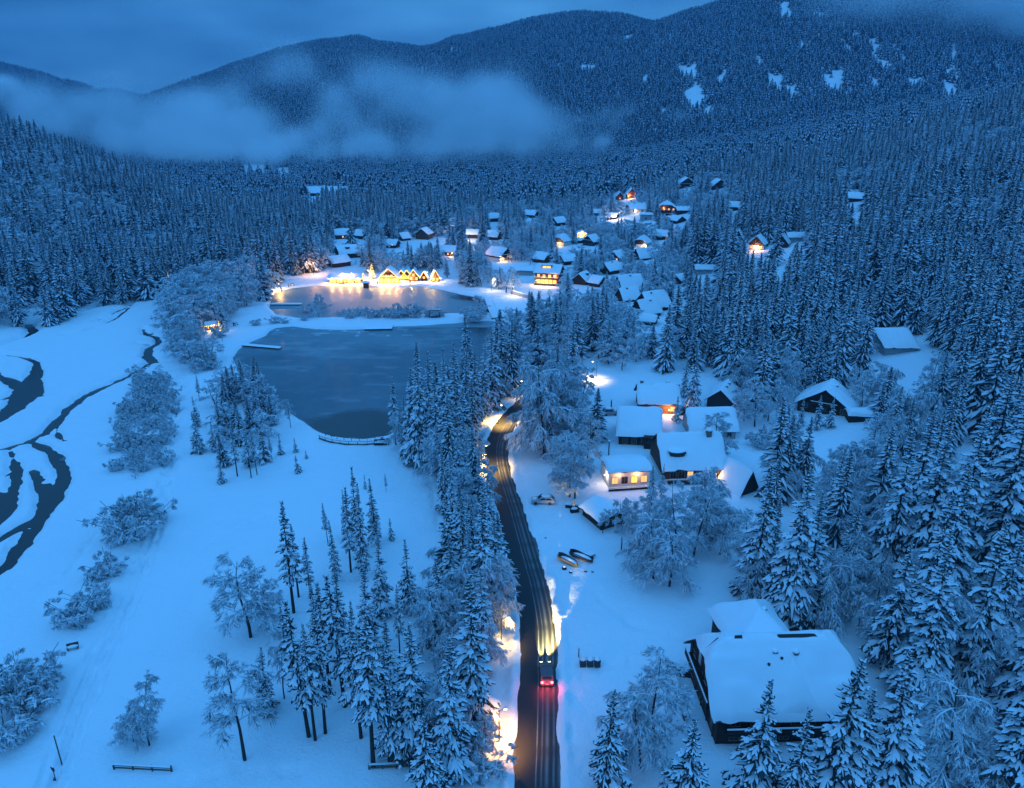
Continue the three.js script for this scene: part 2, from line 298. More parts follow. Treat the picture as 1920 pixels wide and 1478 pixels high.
// ---------------------------------------------------------------- trees
function spruceParts({ seed, H, R, base = .08, gap = .62, nb = 6, fine = true, snow = 1 }) {
  const r = rng(seed), crown = new MB(), load = new MB(), trunk = new MB();
  const lean = [(r() - .5) * .02 * H, (r() - .5) * .02 * H], ax = (y) => lean[0] * (y / H) ** 2, az = (y) => lean[1] * (y / H) ** 2;
  const tr = .011 * H + .05;
  for (let j = 0; j <= 5; j++) { const y = H * .97 * j / 5, q = tr * (1 - j / 5) + .015; for (let k = 0; k < 6; k++) trunk.v(ax(y) + q * Math.cos(k * 1.0472), y - .3 * (j === 0), az(y) + q * Math.sin(k * 1.0472)); if (j) for (let k = 0; k < 6; k++) { const a = (j - 1) * 6 + k, b = (j - 1) * 6 + (k + 1) % 6; trunk.q(a, a + 6, b + 6, b); } }
  function frond(x, y, z, a, L, rise, droop, W) {
    const ca = Math.cos(a), sa = Math.sin(a), long = L > 1.3, S = fine ? (long ? [0, .2, .4, .58, .76, .9, 1] : [0, .35, .68, .9, 1]) : [0, .3, .55, .8, 1], ww = fine ? (long ? [.25, .7, .95, 1, .85, .55, .06] : [.3, .9, 1, .62, .06]) : [.3, .85, 1, .7, .08];
    const th = .05 + .05 * L * snow; let pn = null, ps = null;
    const gapAt = r() < .5 ? 1 + Math.floor(r() * 2) : -1, bald = r() < .16 ? .35 : 1, hole = long ? .2 : .1;
    S.forEach((s, i) => {
      const px = x + ca * L * s, py = y + L * (rise * s - droop * s * s), pz = z + sa * L * s, w = W * ww[i] * (.75 + .5 * r()), hang = w * (.55 + .3 * r());
      const n = [crown.v(px - sa * w, py - hang, pz + ca * w), crown.v(px, py, pz), crown.v(px + sa * w, py - hang, pz - ca * w)];
      if (pn) { crown.q(pn[0], n[0], n[1], pn[1]); crown.q(pn[1], n[1], n[2], pn[2]); }
      pn = n;
      const k = (i === gapAt ? .3 : .5 + .34 * r()) * bald, sw = w * k * Math.sqrt(snow), lump = th * (i === S.length - 1 ? .3 : .7 + .7 * r());
      const m = [load.v(px - sa * sw, py - hang * k * .72 + .02, pz + ca * sw), load.v(px, py + lump + .03, pz), load.v(px + sa * sw, py - hang * k * .72 + .02, pz - ca * sw)];
      if (ps && r() > hole) { load.q(ps[0], m[0], m[1], ps[1]); load.q(ps[1], m[1], m[2], ps[2]); }
      ps = m;
    });
  }
  let twist = r() * 6, side = r() * 6.28;
  for (let y = base * H; y < H * .985;) {
    const t = (y / H - base) / (1 - base), env = Math.min(1, (t + .06) * 7) * Math.pow(1 - t, .82), n = Math.max(3, nb * (.55 + .6 * (1 - t)));
    twist += 2.4 + (r() - .5) * .9; y += gap * (t > .8 ? .7 : 1) / n * (.4 + 1.2 * r());
    if (t < .75 && r() < .07) { y += gap * .5; continue; }
    const a = twist, L = Math.max(.22, R * env * (.45 + .72 * r()) * (1 + .14 * Math.cos(a - side))), rise = lerp(.02, .75, t * t) + (r() - .5) * .24, droop = lerp(.5, .22, t) + r() * .2;
    frond(ax(y), y, az(y), a, L, rise, droop, (fine ? .07 : .085) * L + .12);
    if (fine && L > .95) for (const s of [-1, 1, -1, 1].slice(0, L > 1.5 ? 4 : 2)) { const f = .22 + .5 * r(), q = L * f; frond(ax(y) + Math.cos(a) * q, y + L * (rise * f - droop * f * f), az(y) + Math.sin(a) * q, a + s * (.5 + .35 * r()), L * (.24 + .2 * r()), rise - .75 * droop * f - .1, droop * .8, .075 * L + .08); }
  }
  const tip = frond; for (let k = 0; k < 3; k++) tip(lean[0], H * .97, lean[1], k * 2.1, .3, 2.2, .3, .1);
  return { trunk: trunk.geo(), crown: crown.geo(), snow: load.geo() };
}
// a bare tree or shrub with rime and snow on every twig: trunk and limbs in bark, twigs coloured one by one as snow-covered or dark
function bareParts({ seed, H, spread = .42, stems = 1, first = .3, droop = .3, limbs = 10, subs = 7, twigs = 7, leaf = 7, snowy = .66, width = 1.05 }) {
  const r = rng(seed), wood = new MB(), crown = new MB(true), V = THREE.Vector3, up = new V(0, 1, 0);
  const snowC = () => { const s = .62 + .24 * r(); return [s * .92, s, s * 1.06]; }, barkC = () => { const s = .03 + .05 * r(); return [s * 1.1, s, s * .95]; };
  function tube(pts, r0, r1) { const n = 5; pts.forEach((p, i) => { const q = lerp(r0, r1, i / (pts.length - 1)), d = (pts[i + 1] ?? p).clone().sub(pts[i - 1] ?? p).normalize(), a = Math.abs(d.y) > .9 ? new V(1, 0, 0) : up, u = a.clone().cross(d).normalize(), w = d.clone().cross(u); for (let k = 0; k < n; k++) { const c = Math.cos(k * 1.2566) * q, s = Math.sin(k * 1.2566) * q; wood.v(p.x + u.x * c + w.x * s, p.y + u.y * c + w.y * s, p.z + u.z * c + w.z * s); } if (i) { const o = wood.p.length / 3 - 2 * n; for (let k = 0; k < n; k++) wood.q(o + k, o + n + k, o + n + (k + 1) % n, o + (k + 1) % n); } }); }
  function cap(pts, w) { crown.k = snowC(); let prev = null; pts.forEach((p, i) => { const d = (pts[i + 1] ?? p).clone().sub(pts[i - 1] ?? p), s = up.clone().cross(d); if (s.length() < 1e-4) s.set(1, 0, 0); s.normalize().multiplyScalar(w * (1 - .5 * i / pts.length)); const n = [crown.v(p.x - s.x, p.y + w * .3, p.z - s.z), crown.v(p.x, p.y + w * 1.3, p.z), crown.v(p.x + s.x, p.y + w * .3, p.z + s.z)]; if (prev) { crown.q(prev[0], n[0], n[1], prev[1]); crown.q(prev[1], n[1], n[2], prev[2]); } prev = n; }); }
  function path(p, d, len, n, sag) { const out = [p.clone()], q = p.clone(), e = d.clone().normalize(); for (let i = 0; i < n; i++) { q.addScaledVector(e, len / n); out.push(q.clone()); e.y -= sag / n; e.x += (r() - .5) * .24; e.z += (r() - .5) * .24; e.normalize(); } out.dir = e; return out; }
  const at = (pts, t) => { const f = t * (pts.length - 1), i = Math.min(pts.length - 2, Math.floor(f)); return pts[i].clone().lerp(pts[i + 1], f - i); };
  const away = (d, ang) => { const a = new V(r() - .5, (r() - .5) * .8, r() - .5).cross(d).normalize(); return d.clone().applyAxisAngle(a, ang); };
  function twig(p, d, len) {
    const e = d.clone().normalize(), q = p.clone().addScaledVector(e, len); q.y -= droop * len * .5;
    const s = new V(r() - .5, .2 * (r() - .5), r() - .5).cross(e).normalize(), snowed = r() < snowy, w = (snowed ? .05 + .045 * r() : .022) * width;
    crown.k = snowed ? snowC() : barkC();
    crown.t(crown.v(p.x - s.x * w, p.y - s.y * w, p.z - s.z * w), crown.v(p.x + s.x * w, p.y + s.y * w, p.z + s.z * w), crown.v(q.x, q.y, q.z));
    return q;
  }
  for (let s = 0; s < stems; s++) {
    const a0 = s / stems * 6.28 + r(), tilt = stems > 1 ? .25 + .55 * r() : .06 * r();
    const trunk = path(new V(stems > 1 ? Math.cos(a0) * .25 : 0, -.3, stems > 1 ? Math.sin(a0) * .25 : 0), new V(Math.cos(a0) * tilt, 1, Math.sin(a0) * tilt), H * (stems > 1 ? .8 + .2 * r() : .93), 6, stems > 1 ? droop * .7 : 0), r0 = (.011 * H + .03) / Math.sqrt(stems);
    tube(trunk, r0, .025);
    const nl = Math.round(limbs * (stems > 1 ? .7 : 1.5));
    for (let l = 0; l < nl; l++) {
      const t = lerp(first, .97, (l + r() * .8) / nl), p = at(trunk, t), az = l * 2.4 + r(), lift = .35 + .75 * t * (1 - droop * .5);
      const len = H * spread * (.55 + .5 * r()) * (1.15 - .75 * t) * Math.min(1, (t - first) * 5 + .5), d = new V(Math.cos(az), lift, Math.sin(az));
      const limb = path(p, d, len, 4, droop * 1.7); tube(limb, r0 * .42 * (1.2 - t), .018); cap(limb, .03 + .04 * width);
      for (let k = 0; k < subs; k++) {
        const ts = .2 + .8 * (k + r()) / subs, ps = at(limb, ts), ds = away(limb.dir.clone().lerp(d, 1 - ts).normalize(), .55 + .5 * r()), ls = len * (.26 + .24 * r()) * (1.15 - .5 * ts), sub = path(ps, ds, ls, 3, droop * 1.4);
        cap(sub, .035 * width + .01);
        for (let j = 0; j < twigs; j++) {
          const tt = .15 + .85 * (j + r()) / twigs, pt = at(sub, tt), dt = away(sub.dir, .3 + .5 * r()), lt = Math.min(1.9, ls * (.42 + .36 * r()) + .2), end = twig(pt, dt, lt);
          for (let i = 0; i < leaf; i++) { const f = .15 + .8 * r(); twig(pt.clone().lerp(end, f), away(dt, .3 + .5 * r()), lt * (.34 + .4 * r()) + .1); }
        }
      }
    }
  }
  return { trunk: wood.geo(), crown: crown.geo(false) };
}
// one tree as one geometry, for woods that read as a mass
function woodsGeo(parts) {
  const cols = { trunk: [.035, .028, .024], crown: [.026, .042, .046], snow: [.7, .78, .86] };
  return mergeGeometries(Object.entries(parts).map(([k, g]) => { const o = g.clone(); if (!o.attributes.color) { const n = o.attributes.position.count, a = new Float32Array(n * 3); for (let i = 0; i < n; i++) a.set(cols[k], i * 3); o.setAttribute('color', new THREE.BufferAttribute(a, 3)); } if (!o.attributes.normal) o.computeVertexNormals(); return o; }));
}
function farSpruce(seed, tiers, n, H, R, amount) {
  const r = rng(seed), g = new MB(true), dark = [.03, .048, .052], white = [.52, .61, .7];
  for (let t = 0; t < tiers; t++) {
    const f = t / tiers, y = H * (.06 + .9 * f), rad = R * Math.pow(1 - f, .85) * (.85 + .3 * r()), drop = H * .9 / tiers * 1.15, top = y + drop * .95, ph = r() * 6;
    g.k = dark; const apex = g.v(0, top, 0), ring = [];
    for (let k = 0; k < 2 * n; k++) { const a = ph + k / n * Math.PI, q = rad * (k % 2 ? .5 : .8 + .4 * r()); ring.push([a, q, g.v(Math.cos(a) * q, y - (k % 2 ? -.15 : .25) * drop * (.6 + .8 * r()), Math.sin(a) * q)]); }
    for (let k = 0; k < 2 * n; k++) g.t(apex, ring[(k + 1) % (2 * n)][2], ring[k][2]);
    g.k = white;
    for (let k = 0; k < 2 * n; k += 2) { if (r() > amount) continue; const [a, q] = ring[k], w = q * .3, ca = Math.cos(a), sa = Math.sin(a), p = (s, o, h) => g.v(ca * q * s - sa * o, lerp(top, y - .1 * drop, s) + h, sa * q * s + ca * o); const s0 = .25 + .2 * r(), A = p(s0, 0, .25), B = p(.75, w, .12), Cc = p(1.02, 0, .05), Dd = p(.75, -w, .12); g.q(A, B, Cc, Dd); }
  }
  return g.geo(false);
}
const sprucesNear = [[16, 3.1, .04], [20, 3.6, .04], [22, 4, .07], [19, 2.8, .12], [17, 2.4, .3], [21, 3, .36], [8, 2, .02], [5, 1.5, .02]].map(([H, R, base], i) => ({ H, ...spruceParts({ seed: 11 + i, H, R, base, gap: H < 9 ? .42 : .6, nb: H < 9 ? 6 : 8, snow: .95 + .25 * (i % 3) }) }));
const sprucesMid = [[20, 3.6, .03], [22, 3.5, .07], [17, 3.3, .05], [23, 4, .08], [19, 3, .14], [14, 3, .03]].map(([H, R, base], i) => ({ H, ...spruceParts({ seed: 31 + i, H, R, base, gap: .5, nb: 13, fine: false, snow: .9 + .3 * (i % 3) }) }));
const baresNear = [
  { H: 14, spread: .36, droop: .45, first: .2 }, { H: 12, spread: .42, droop: .75, first: .22 }, { H: 16, spread: .3, droop: .3, first: .16, limbs: 12 }, { H: 11, spread: .5, droop: .95, first: .25 }, { H: 13, spread: .34, droop: .55, first: .38, snowy: .5, leaf: 5, limbs: 9 },
].map((o, i) => ({ ...o, ...bareParts({ seed: 61 + i, ...o }) }));
const shrubsNear = [{ H: 5.5, stems: 7, spread: .34, droop: .55 }, { H: 6.5, stems: 8, spread: .32, droop: .75 }, { H: 4, stems: 7, spread: .36, droop: .6 }].map((o, i) => ({ ...o, ...bareParts({ seed: 81 + i, first: .12, limbs: 7, subs: 5, twigs: 5, leaf: 5, snowy: .66, width: 1.25, ...o }) }));
const bareMid = [0, 1, 2].map((i) => bareParts({ seed: 91 + i, H: 14, spread: [.36, .42, .3][i], droop: [.5, .75, .4][i], first: .22, limbs: 8, subs: 5, twigs: 5, leaf: 4, width: 2.4 }));

const forestKit = { spruce: sprucesMid.map((o) => [woodsGeo({ trunk: o.trunk, crown: o.crown, snow: o.snow }), o.H]), bare: bareMid.map((o) => [woodsGeo({ trunk: o.trunk, crown: o.crown }), 14]), far: [1, 2, 3, 4, 5].map((s) => [farSpruce(200 + s, 8, 6, 20, 3.4 + .25 * s, .8), 20]), tiny: [1, 2, 3].map((s) => [farSpruce(300 + s, 4, 5, 20, 5, .6), 20]) };

// ---------------------------------------------------------------- where the woods grow
const P = (s) => s.split(' ').map((q) => q.split(',').map(Number));
const inPoly = (p, x, y) => { let c = false; for (let i = 0, j = p.length - 1; i < p.length; j = i++) { const [ax, ay] = p[i], [bx, by] = p[j]; if ((ay > y) !== (by > y) && x < ax + (y - ay) / (by - ay) * (bx - ax)) c = !c; } return c; };
// [outline on the ground as seen in the photograph, spacing in metres, share of bare trees, share of shrubs, height factor]; the first outline that holds a place decides
const zones = [
  [P('880,585 905,590 920,604 880,606'), 4, .6, .4, .5],
  [P('560,590 600,590 600,598 560,599'), 4, 0, 1, .8], [P('640,592 830,586 830,592 640,597'), 5, .25, .7, .55],
  [P('310,588 345,545 385,530 500,524 505,556 440,588 420,612 410,640 412,690 368,704 336,690 318,640'), 3.3, .5, .5, .85],
  [P('250,705 318,695 334,860 262,905 215,885 226,800'), 3.2, 0, 1, .82], [P('215,985 240,940 290,930 285,985 240,1020'), 4, 0, 1, .95],
  [P('180,1060 205,1040 235,1060 190,1085'), 4, 0, 1, .7], [P('110,1170 140,1105 200,1120 190,1165 140,1182'), 4.2, 0, 1, .9], [P('-10,1400 -10,1290 60,1230 100,1270 90,1330 40,1345 20,1420'), 4.2, 0, 1, .72],
  [P('404,705 440,695 520,765 528,800 480,850 470,880 432,905 405,890 395,850 398,760'), 5.2, .45, .1, .55],
  [P('345,690 325,690 200,880 -60,1240 -60,1600 560,1600 700,1440 760,1440 790,1300 770,1200 800,1050 840,960 812,890 730,850 725,832 600,822 520,770 440,690'), 0],
  [P('735,832 780,862 830,950 862,1020 850,1080 825,1160 815,1290 820,1400 850,1470 890,1420 900,1310 935,1220 940,1120 930,1020 912,950 893,905 888,850 895,815 925,785 968,742 985,690 975,640 940,680 890,725 800,790'), 4.9, .42, 0, 1],
  [P('-60,660 -60,1300 345,690 332,548 130,606 0,640'), 0], // river flats
  [P('440,655 410,620 440,590 505,560 505,540 545,520 600,512 820,512 850,530 930,548 1000,556 1010,590 980,605 1000,650 985,690 975,640 950,600 880,606 735,618 515,620'), 0], // shores and peninsula
  [P('985,745 1050,712 1090,700 1128,700 1112,780 1090,850 1040,860 1005,830 985,790'), 4.2, .85, .05, 1],
  [P('960,1600 985,1200 960,1000 920,870 935,800 985,756 1060,718 1130,690 1160,700 1110,790 1090,870 1120,900 1100,960 1150,1030 1260,1110 1375,1130 1390,1060 1372,980 1400,900 1500,890 1640,820 1640,790 1590,770 1480,765 1390,850 1350,930 1200,930 1130,900 1130,770 1190,720 1290,716 1400,760 1400,860 1370,930 1230,960 1180,980 1170,1020 1240,1110 1390,1150 1470,1170 1640,1190 1650,1420 1560,1460 1560,1600'), 0],
  [P('1130,700 1300,700 1420,770 1400,930 1120,930'), 0],
  [P('1150,405 1215,410 1240,428 1215,446 1170,440 1120,432'), 0], [P('1125,380 1150,362 1200,366 1190,384 1140,395'), 9, .9, 0, .5],
  [P('765,448 840,446 850,490 780,498 750,470'), 13, .9, 0, .8], [P('1030,466 1130,452 1140,470 1060,485'), 14, .8, 0, .5], [P('960,490 1000,498 1000,545 950,548'), 12, .8, 0, .5],
  [P('568,349 662,349 652,394 580,394'), 0], [P('452,309 503,309 500,338 458,340'), 0], [P('512,315 548,313 545,345 503,348'), 0], [P('1585,362 1625,362 1620,410 1580,405'), 0], [P('1640,640 1700,640 1700,690 1640,680'), 0], [P('115,520 170,516 168,548 120,556'), 0],
  [P('540,500 560,470 760,462 900,470 1000,440 1120,420 1290,440 1290,520 1250,610 1120,640 1000,600 930,545 850,528 820,510 600,510'), 4.6, .72, .06, .72], // village gardens
  [P('860,440 940,395 1130,385 1300,345 1380,345 1380,420 1290,450 1120,430 980,450'), 4.6, .62, .05, .75],
  [P('985,690 1000,620 1130,640 1250,620 1260,690 1130,690 1060,715 990,745'), 4.8, .6, .05, .85],
];
const keepOpen = [[1086, 672, 1122, 714, 240]];              // picture boxes of houses and yards that no nearer tree may cover: [x0, y0, x1, y1, distance]
const chosen = [];                // every tree: { kind, x, y, z, h, dep }
function place(kind, x, z, h, v) { const y = groundH(x, z), p = proj(x, y, z); chosen.push({ kind, x, y, z, h, px: p[0], py: p[1], dep: p[2], v }); }
function blocked(x, y, z, h, wide, dep) {
  const a = proj(x, y, z), b = proj(x, y + h, z), w = wide * F / dep;
  for (const [x0, y0, x1, y1, d] of keepOpen) if (dep < d - 2 && a[0] + w * .7 > x0 && a[0] - w * .7 < x1 && b[1] < y1 && a[1] > y0) return true;
  return false;
}
const footprints = [];            // [x, z, radius] of houses and the like
function fillWoods() {
  const r = rng(5);
  const sides = [[60, 430, 2.05], [430, 1350, 5.2]];
  for (const [D0, D1, cell] of sides) for (let D = D0; D < D1; D += cell) for (let x = -(D * .82 + 50); x < D * .82 + 50; x += cell) {
    const px = x + (r() - .5) * cell, pz = -D - (r() - .5) * cell, pick = r(), kindPick = r(), size = r(), var_ = r();
    const y = baseH(px, pz), s = proj(px, y, pz);
    if (s[0] < -160 || s[0] > 2080 || s[1] > 1900) continue;
    let spacing = 5.9, bare = .2, shrub = 0, hf = s[0] > 1250 && D < 400 ? 1.15 : 1, open_ = false;
    if (D > 600) { bare = .16; spacing = 6; }
    if (fbm(px * .035 + 3, pz * .035, 3) < -.2) spacing *= 1.6;
    const n = fbm(px * .012 + 9, pz * .012, 3); bare = clamp(bare + (n > .12 ? .42 : n < -.12 ? -.16 : 0), 0, 1);
    if (s[0] < 960 && s[1] > 575 && D < 330 && (s[0] > 150 || s[1] > 618)) spacing = 0;
    for (const [poly, ...z] of zones) if (inPoly(poly, s[0], s[1])) { [spacing, bare = 0, shrub = 0, hf = 1] = z; break; }
    if (!spacing || pick > cell * cell / (spacing * spacing)) continue;
    if (D < 430) { if (lakeSd(px, pz) < 1.5 || riverSd(px, pz) < 1) continue; if (inBox(roadBox, px, pz) && lineD(roadLine, px, pz)[0] < (s[1] < 750 ? 3.4 : 5.6)) continue; }
    if (footprints.some(([fx, fz, fr]) => (px - fx) ** 2 + (pz - fz) ** 2 < fr * fr)) continue;
    const kind = kindPick < shrub ? 'shrub' : kindPick < shrub + bare ? 'bare' : 'spruce', h = kind === 'spruce' ? (10.5 + 13.5 * size ** .9) * hf : kind === 'bare' ? (9 + 7 * size) * Math.min(1, hf + .1) : (3.5 + 3 * size) * hf;
    if (blocked(px, y, pz, h, kind === 'spruce' ? h * .13 : h * .3, s[2])) continue;
    place(kind, px, pz, h, var_);
  }
}
function fillMountains() {
  const r = rng(9), list = [], bald = [[1285, 135, 15, 13], [1300, 168, 12, 26], [1318, 190, 18, 10], [1435, 128, 13, 16], [1450, 152, 12, 12], [1475, 170, 14, 10], [1470, 183, 10, 12], [1556, 150, 19, 17], [1596, 172, 7, 14], [1510, 84, 15, 7], [1472, 14, 11, 20], [1480, 28, 5, 10], [1532, 26, 16, 7], [1690, 108, 8, 14], [1716, 152, 14, 8], [1783, 154, 11, 24], [1788, 100, 4, 38], [1087, 225, 2.5, 30], [1210, 150, 4, 12], [1295, 78, 10, 4], [1462, 76, 10, 4], [115, 154, 9, 5], [184, 174, 9, 7], [240, 190, 12, 4], [655, 84, 5, 4], [1100, 125, 12, 5], [1420, 110, 5, 10], [1448, 140, 6, 26], [1462, 160, 5, 20], [1300, 150, 6, 30], [1312, 178, 5, 22], [1500, 176, 20, 6], [1575, 140, 5, 18], [1636, 160, 4, 14], [1330, 205, 8, 12], [1380, 195, 10, 6], [1706, 132, 4, 16], [1160, 190, 5, 10], [1240, 205, 6, 6], [1050, 120, 6, 5], [1180, 70, 7, 4]];
  for (let D = 1350; D < 3050; D += 7.6) for (let x = -D * .8 - 60; x < D * .8 + 60; x += 7.6) {
    const px = x + (r() - .5) * 8, pz = -D + (r() - .5) * 8, size = r(), v = r(), keep = r(), y = baseH(px, pz), s = proj(px, y, pz);
    if (s[0] < -60 || s[0] > 1980 || s[1] < -90 || s[1] > 330) continue;
    if (keep > .97 - .3 * smoothstep(fbm(px * .006, pz * .006, 3), .12, .4)) continue;
    const e = .8 + .9 * noise(px * .03, pz * .02) + .6 * noise(px * .07, pz * .05);
    if (bald.some(([a, b, w, h]) => ((s[0] - a) / (w * 1.25)) ** 2 + ((s[1] - b - 2) / (h * 1.2)) ** 2 < e) && noise(px * .045 + 3, pz * .03) > -.45) continue;
    if (s[0] > 1150 && s[1] > 60 && noise(px * .02, pz * .007) + .6 * noise(px * .05, pz * .02) > 1.06) continue;
    list.push([px, y, pz, (13 + 10 * size), v]);
  }
  return list;
}
function instances(name, list, kit, label) {
  const by = kit.map(() => []), m = new THREE.Matrix4(), q = new THREE.Quaternion(), up = new THREE.Vector3(0, 1, 0);
  list.forEach((t, i) => by[i % kit.length].push(t));
  by.forEach((ts, k) => {
    if (!ts.length) return;
    const [g, H] = kit[k], o = new THREE.InstancedMesh(g, M.forest, ts.length);
    ts.forEach(([x, y, z, h, v], i) => { const s = h / H, w = s * (1.16 + .44 * ((v * 7.3) % 1)); m.compose(new THREE.Vector3(x, y - .2, z), q.setFromEuler(new THREE.Euler(.05 * Math.sin(v * 91), v * 6.283, .05 * Math.sin(v * 57), 'YXZ')), new THREE.Vector3(w, s, w)); o.setMatrixAt(i, m); });
    o.name = numbered(name); o.userData.kind = 'stuff'; o.userData.label = label; o.castShadow = o.receiveShadow = true; scene.add(o);
  });
}

// ---------------------------------------------------------------- the fog bank: a great many droplets, gathered in soft clumps
{
  const r = rng(77), gauss = () => Math.sqrt(-2 * Math.log(1 - r() * .9999)) * Math.cos(6.2832 * r());
  const clump = (n, s) => { const g = new MB(); for (let i = 0; i < n; i++) { const x = gauss() * .42, y = gauss() * .42, z = gauss() * .42; const a = [r() - .5, r() - .5, r() - .5], b = [r() - .5, r() - .5, r() - .5], la = s / Math.hypot(...a), lb = s / Math.hypot(...b); g.t(g.v(x + a[0] * la, y + a[1] * la, z + a[2] * la), g.v(x + b[0] * lb, y + b[1] * lb, z + b[2] * lb), g.v(x - (a[0] * la + b[0] * lb), y - (a[1] * la + b[1] * lb), z - (a[2] * la + b[2] * lb))); } return g.geo(false); };
  const top = [[20, 200], [60, 174], [140, 164], [230, 176], [330, 186], [400, 176], [470, 142], [540, 112], [600, 96], [660, 92], [720, 108], [770, 150], [840, 170], [900, 150], [950, 146], [985, 190], [1030, 232], [1080, 252], [1140, 262]], bottom = [[20, 240], [80, 244], [200, 274], [300, 292], [420, 302], [600, 294], [700, 288], [850, 298], [960, 288], [1060, 282], [1140, 274]];
  const spots = [];
  for (let k = 0; spots.length < 1300 && k < 9000; k++) {
    const px = 30 + 1110 * r(), a = interp(top, px), b = interp(bottom, px), f = r(), py = lerp(b - 6, a, f), n = fbm(px * .0075 + 2, py * .017 + px * .004, 4) * 1.6;
    const dens = n + .64 - .5 * f + .36 * smoothstep(px, 760, 880) * smoothstep(px, 1060, 980) + .62 * smoothstep(px, 420, 250) - .3 * smoothstep(px, 400, 470) * smoothstep(px, 640, 560);
    if (r() > dens) continue;
    spots.push([px, py, (f < .2 ? 960 : 1120) + 520 * r(), (14 + 30 * r() * r()) * Math.min(1, (b - a) / 60 + .3) + 12 * f, f > .55 || dens < .45 || px > 985 ? 2 : f > .25 || dens < .75 ? 1 : 0]);
  }
  for (let k = 0; k < 60; k++) spots.push([1020 + 520 * r(), 222 + 24 * (r() - .3) - (k % 3) * 4, 1500 + 300 * r(), 14 + 24 * r(), 1]);
  for (let k = 0; k < 130; k++) { const q = r(); spots.push([1500 + 470 * Math.sqrt(q), -50 + 60 * r() + 100 * r() * r() * q, 1750 + 300 * r(), 40 + 60 * r(), q > .6 ? 0 : q > .3 ? 1 : 2]); }
  for (let k = 0; k < 16; k++) spots.push([-10 + 36 * r(), 158 + 16 * r(), 1300, 22, 0]);
  const kinds = [[14000, .0088], [9000, .0075], [6000, .0066]], mat = new THREE.MeshPhysicalMaterial({ name: 'droplets', color: C(.96, .97, .98), roughness: 1, transmission: .5, thickness: 0 }), m = new THREE.Matrix4(), q = new THREE.Quaternion();
  const o = kinds.map(([n, s], k) => { const mine = spots.filter((t) => t[4] === k), x = new THREE.InstancedMesh(clump(n, s), mat, mine.length); mine.forEach(([px, py, D, R], i) => { const d = ray(px, py), t = D / -d[2]; q.setFromEuler(new THREE.Euler(r() * 6, r() * 6, r() * 6)); m.compose(new THREE.Vector3(d[0] * t, CH + d[1] * t, d[2] * t), q, new THREE.Vector3(R, R, R)); x.setMatrixAt(i, m); }); return x; });
  o.forEach((x) => { x.name = numbered('cloud_bank'); x.userData.kind = 'stuff'; x.userData.label = 'pale bank of low cloud lying across the valley'; scene.add(x); });
}

// ---------------------------------------------------------------- houses
const landmarks = [];             // [words for it, x, z]: what trees are told apart by
function lampLight(color, cd, at, radius = 8) { const l = new THREE.PointLight(color, cd); l.position.set(...at); l.castShadow = true; l.shadow.radius = radius; scene.add(l); return l; }
const WARM = C(1, .45, .13), GOLD = C(1, .6, .16), COOL = C(1, .78, .58);
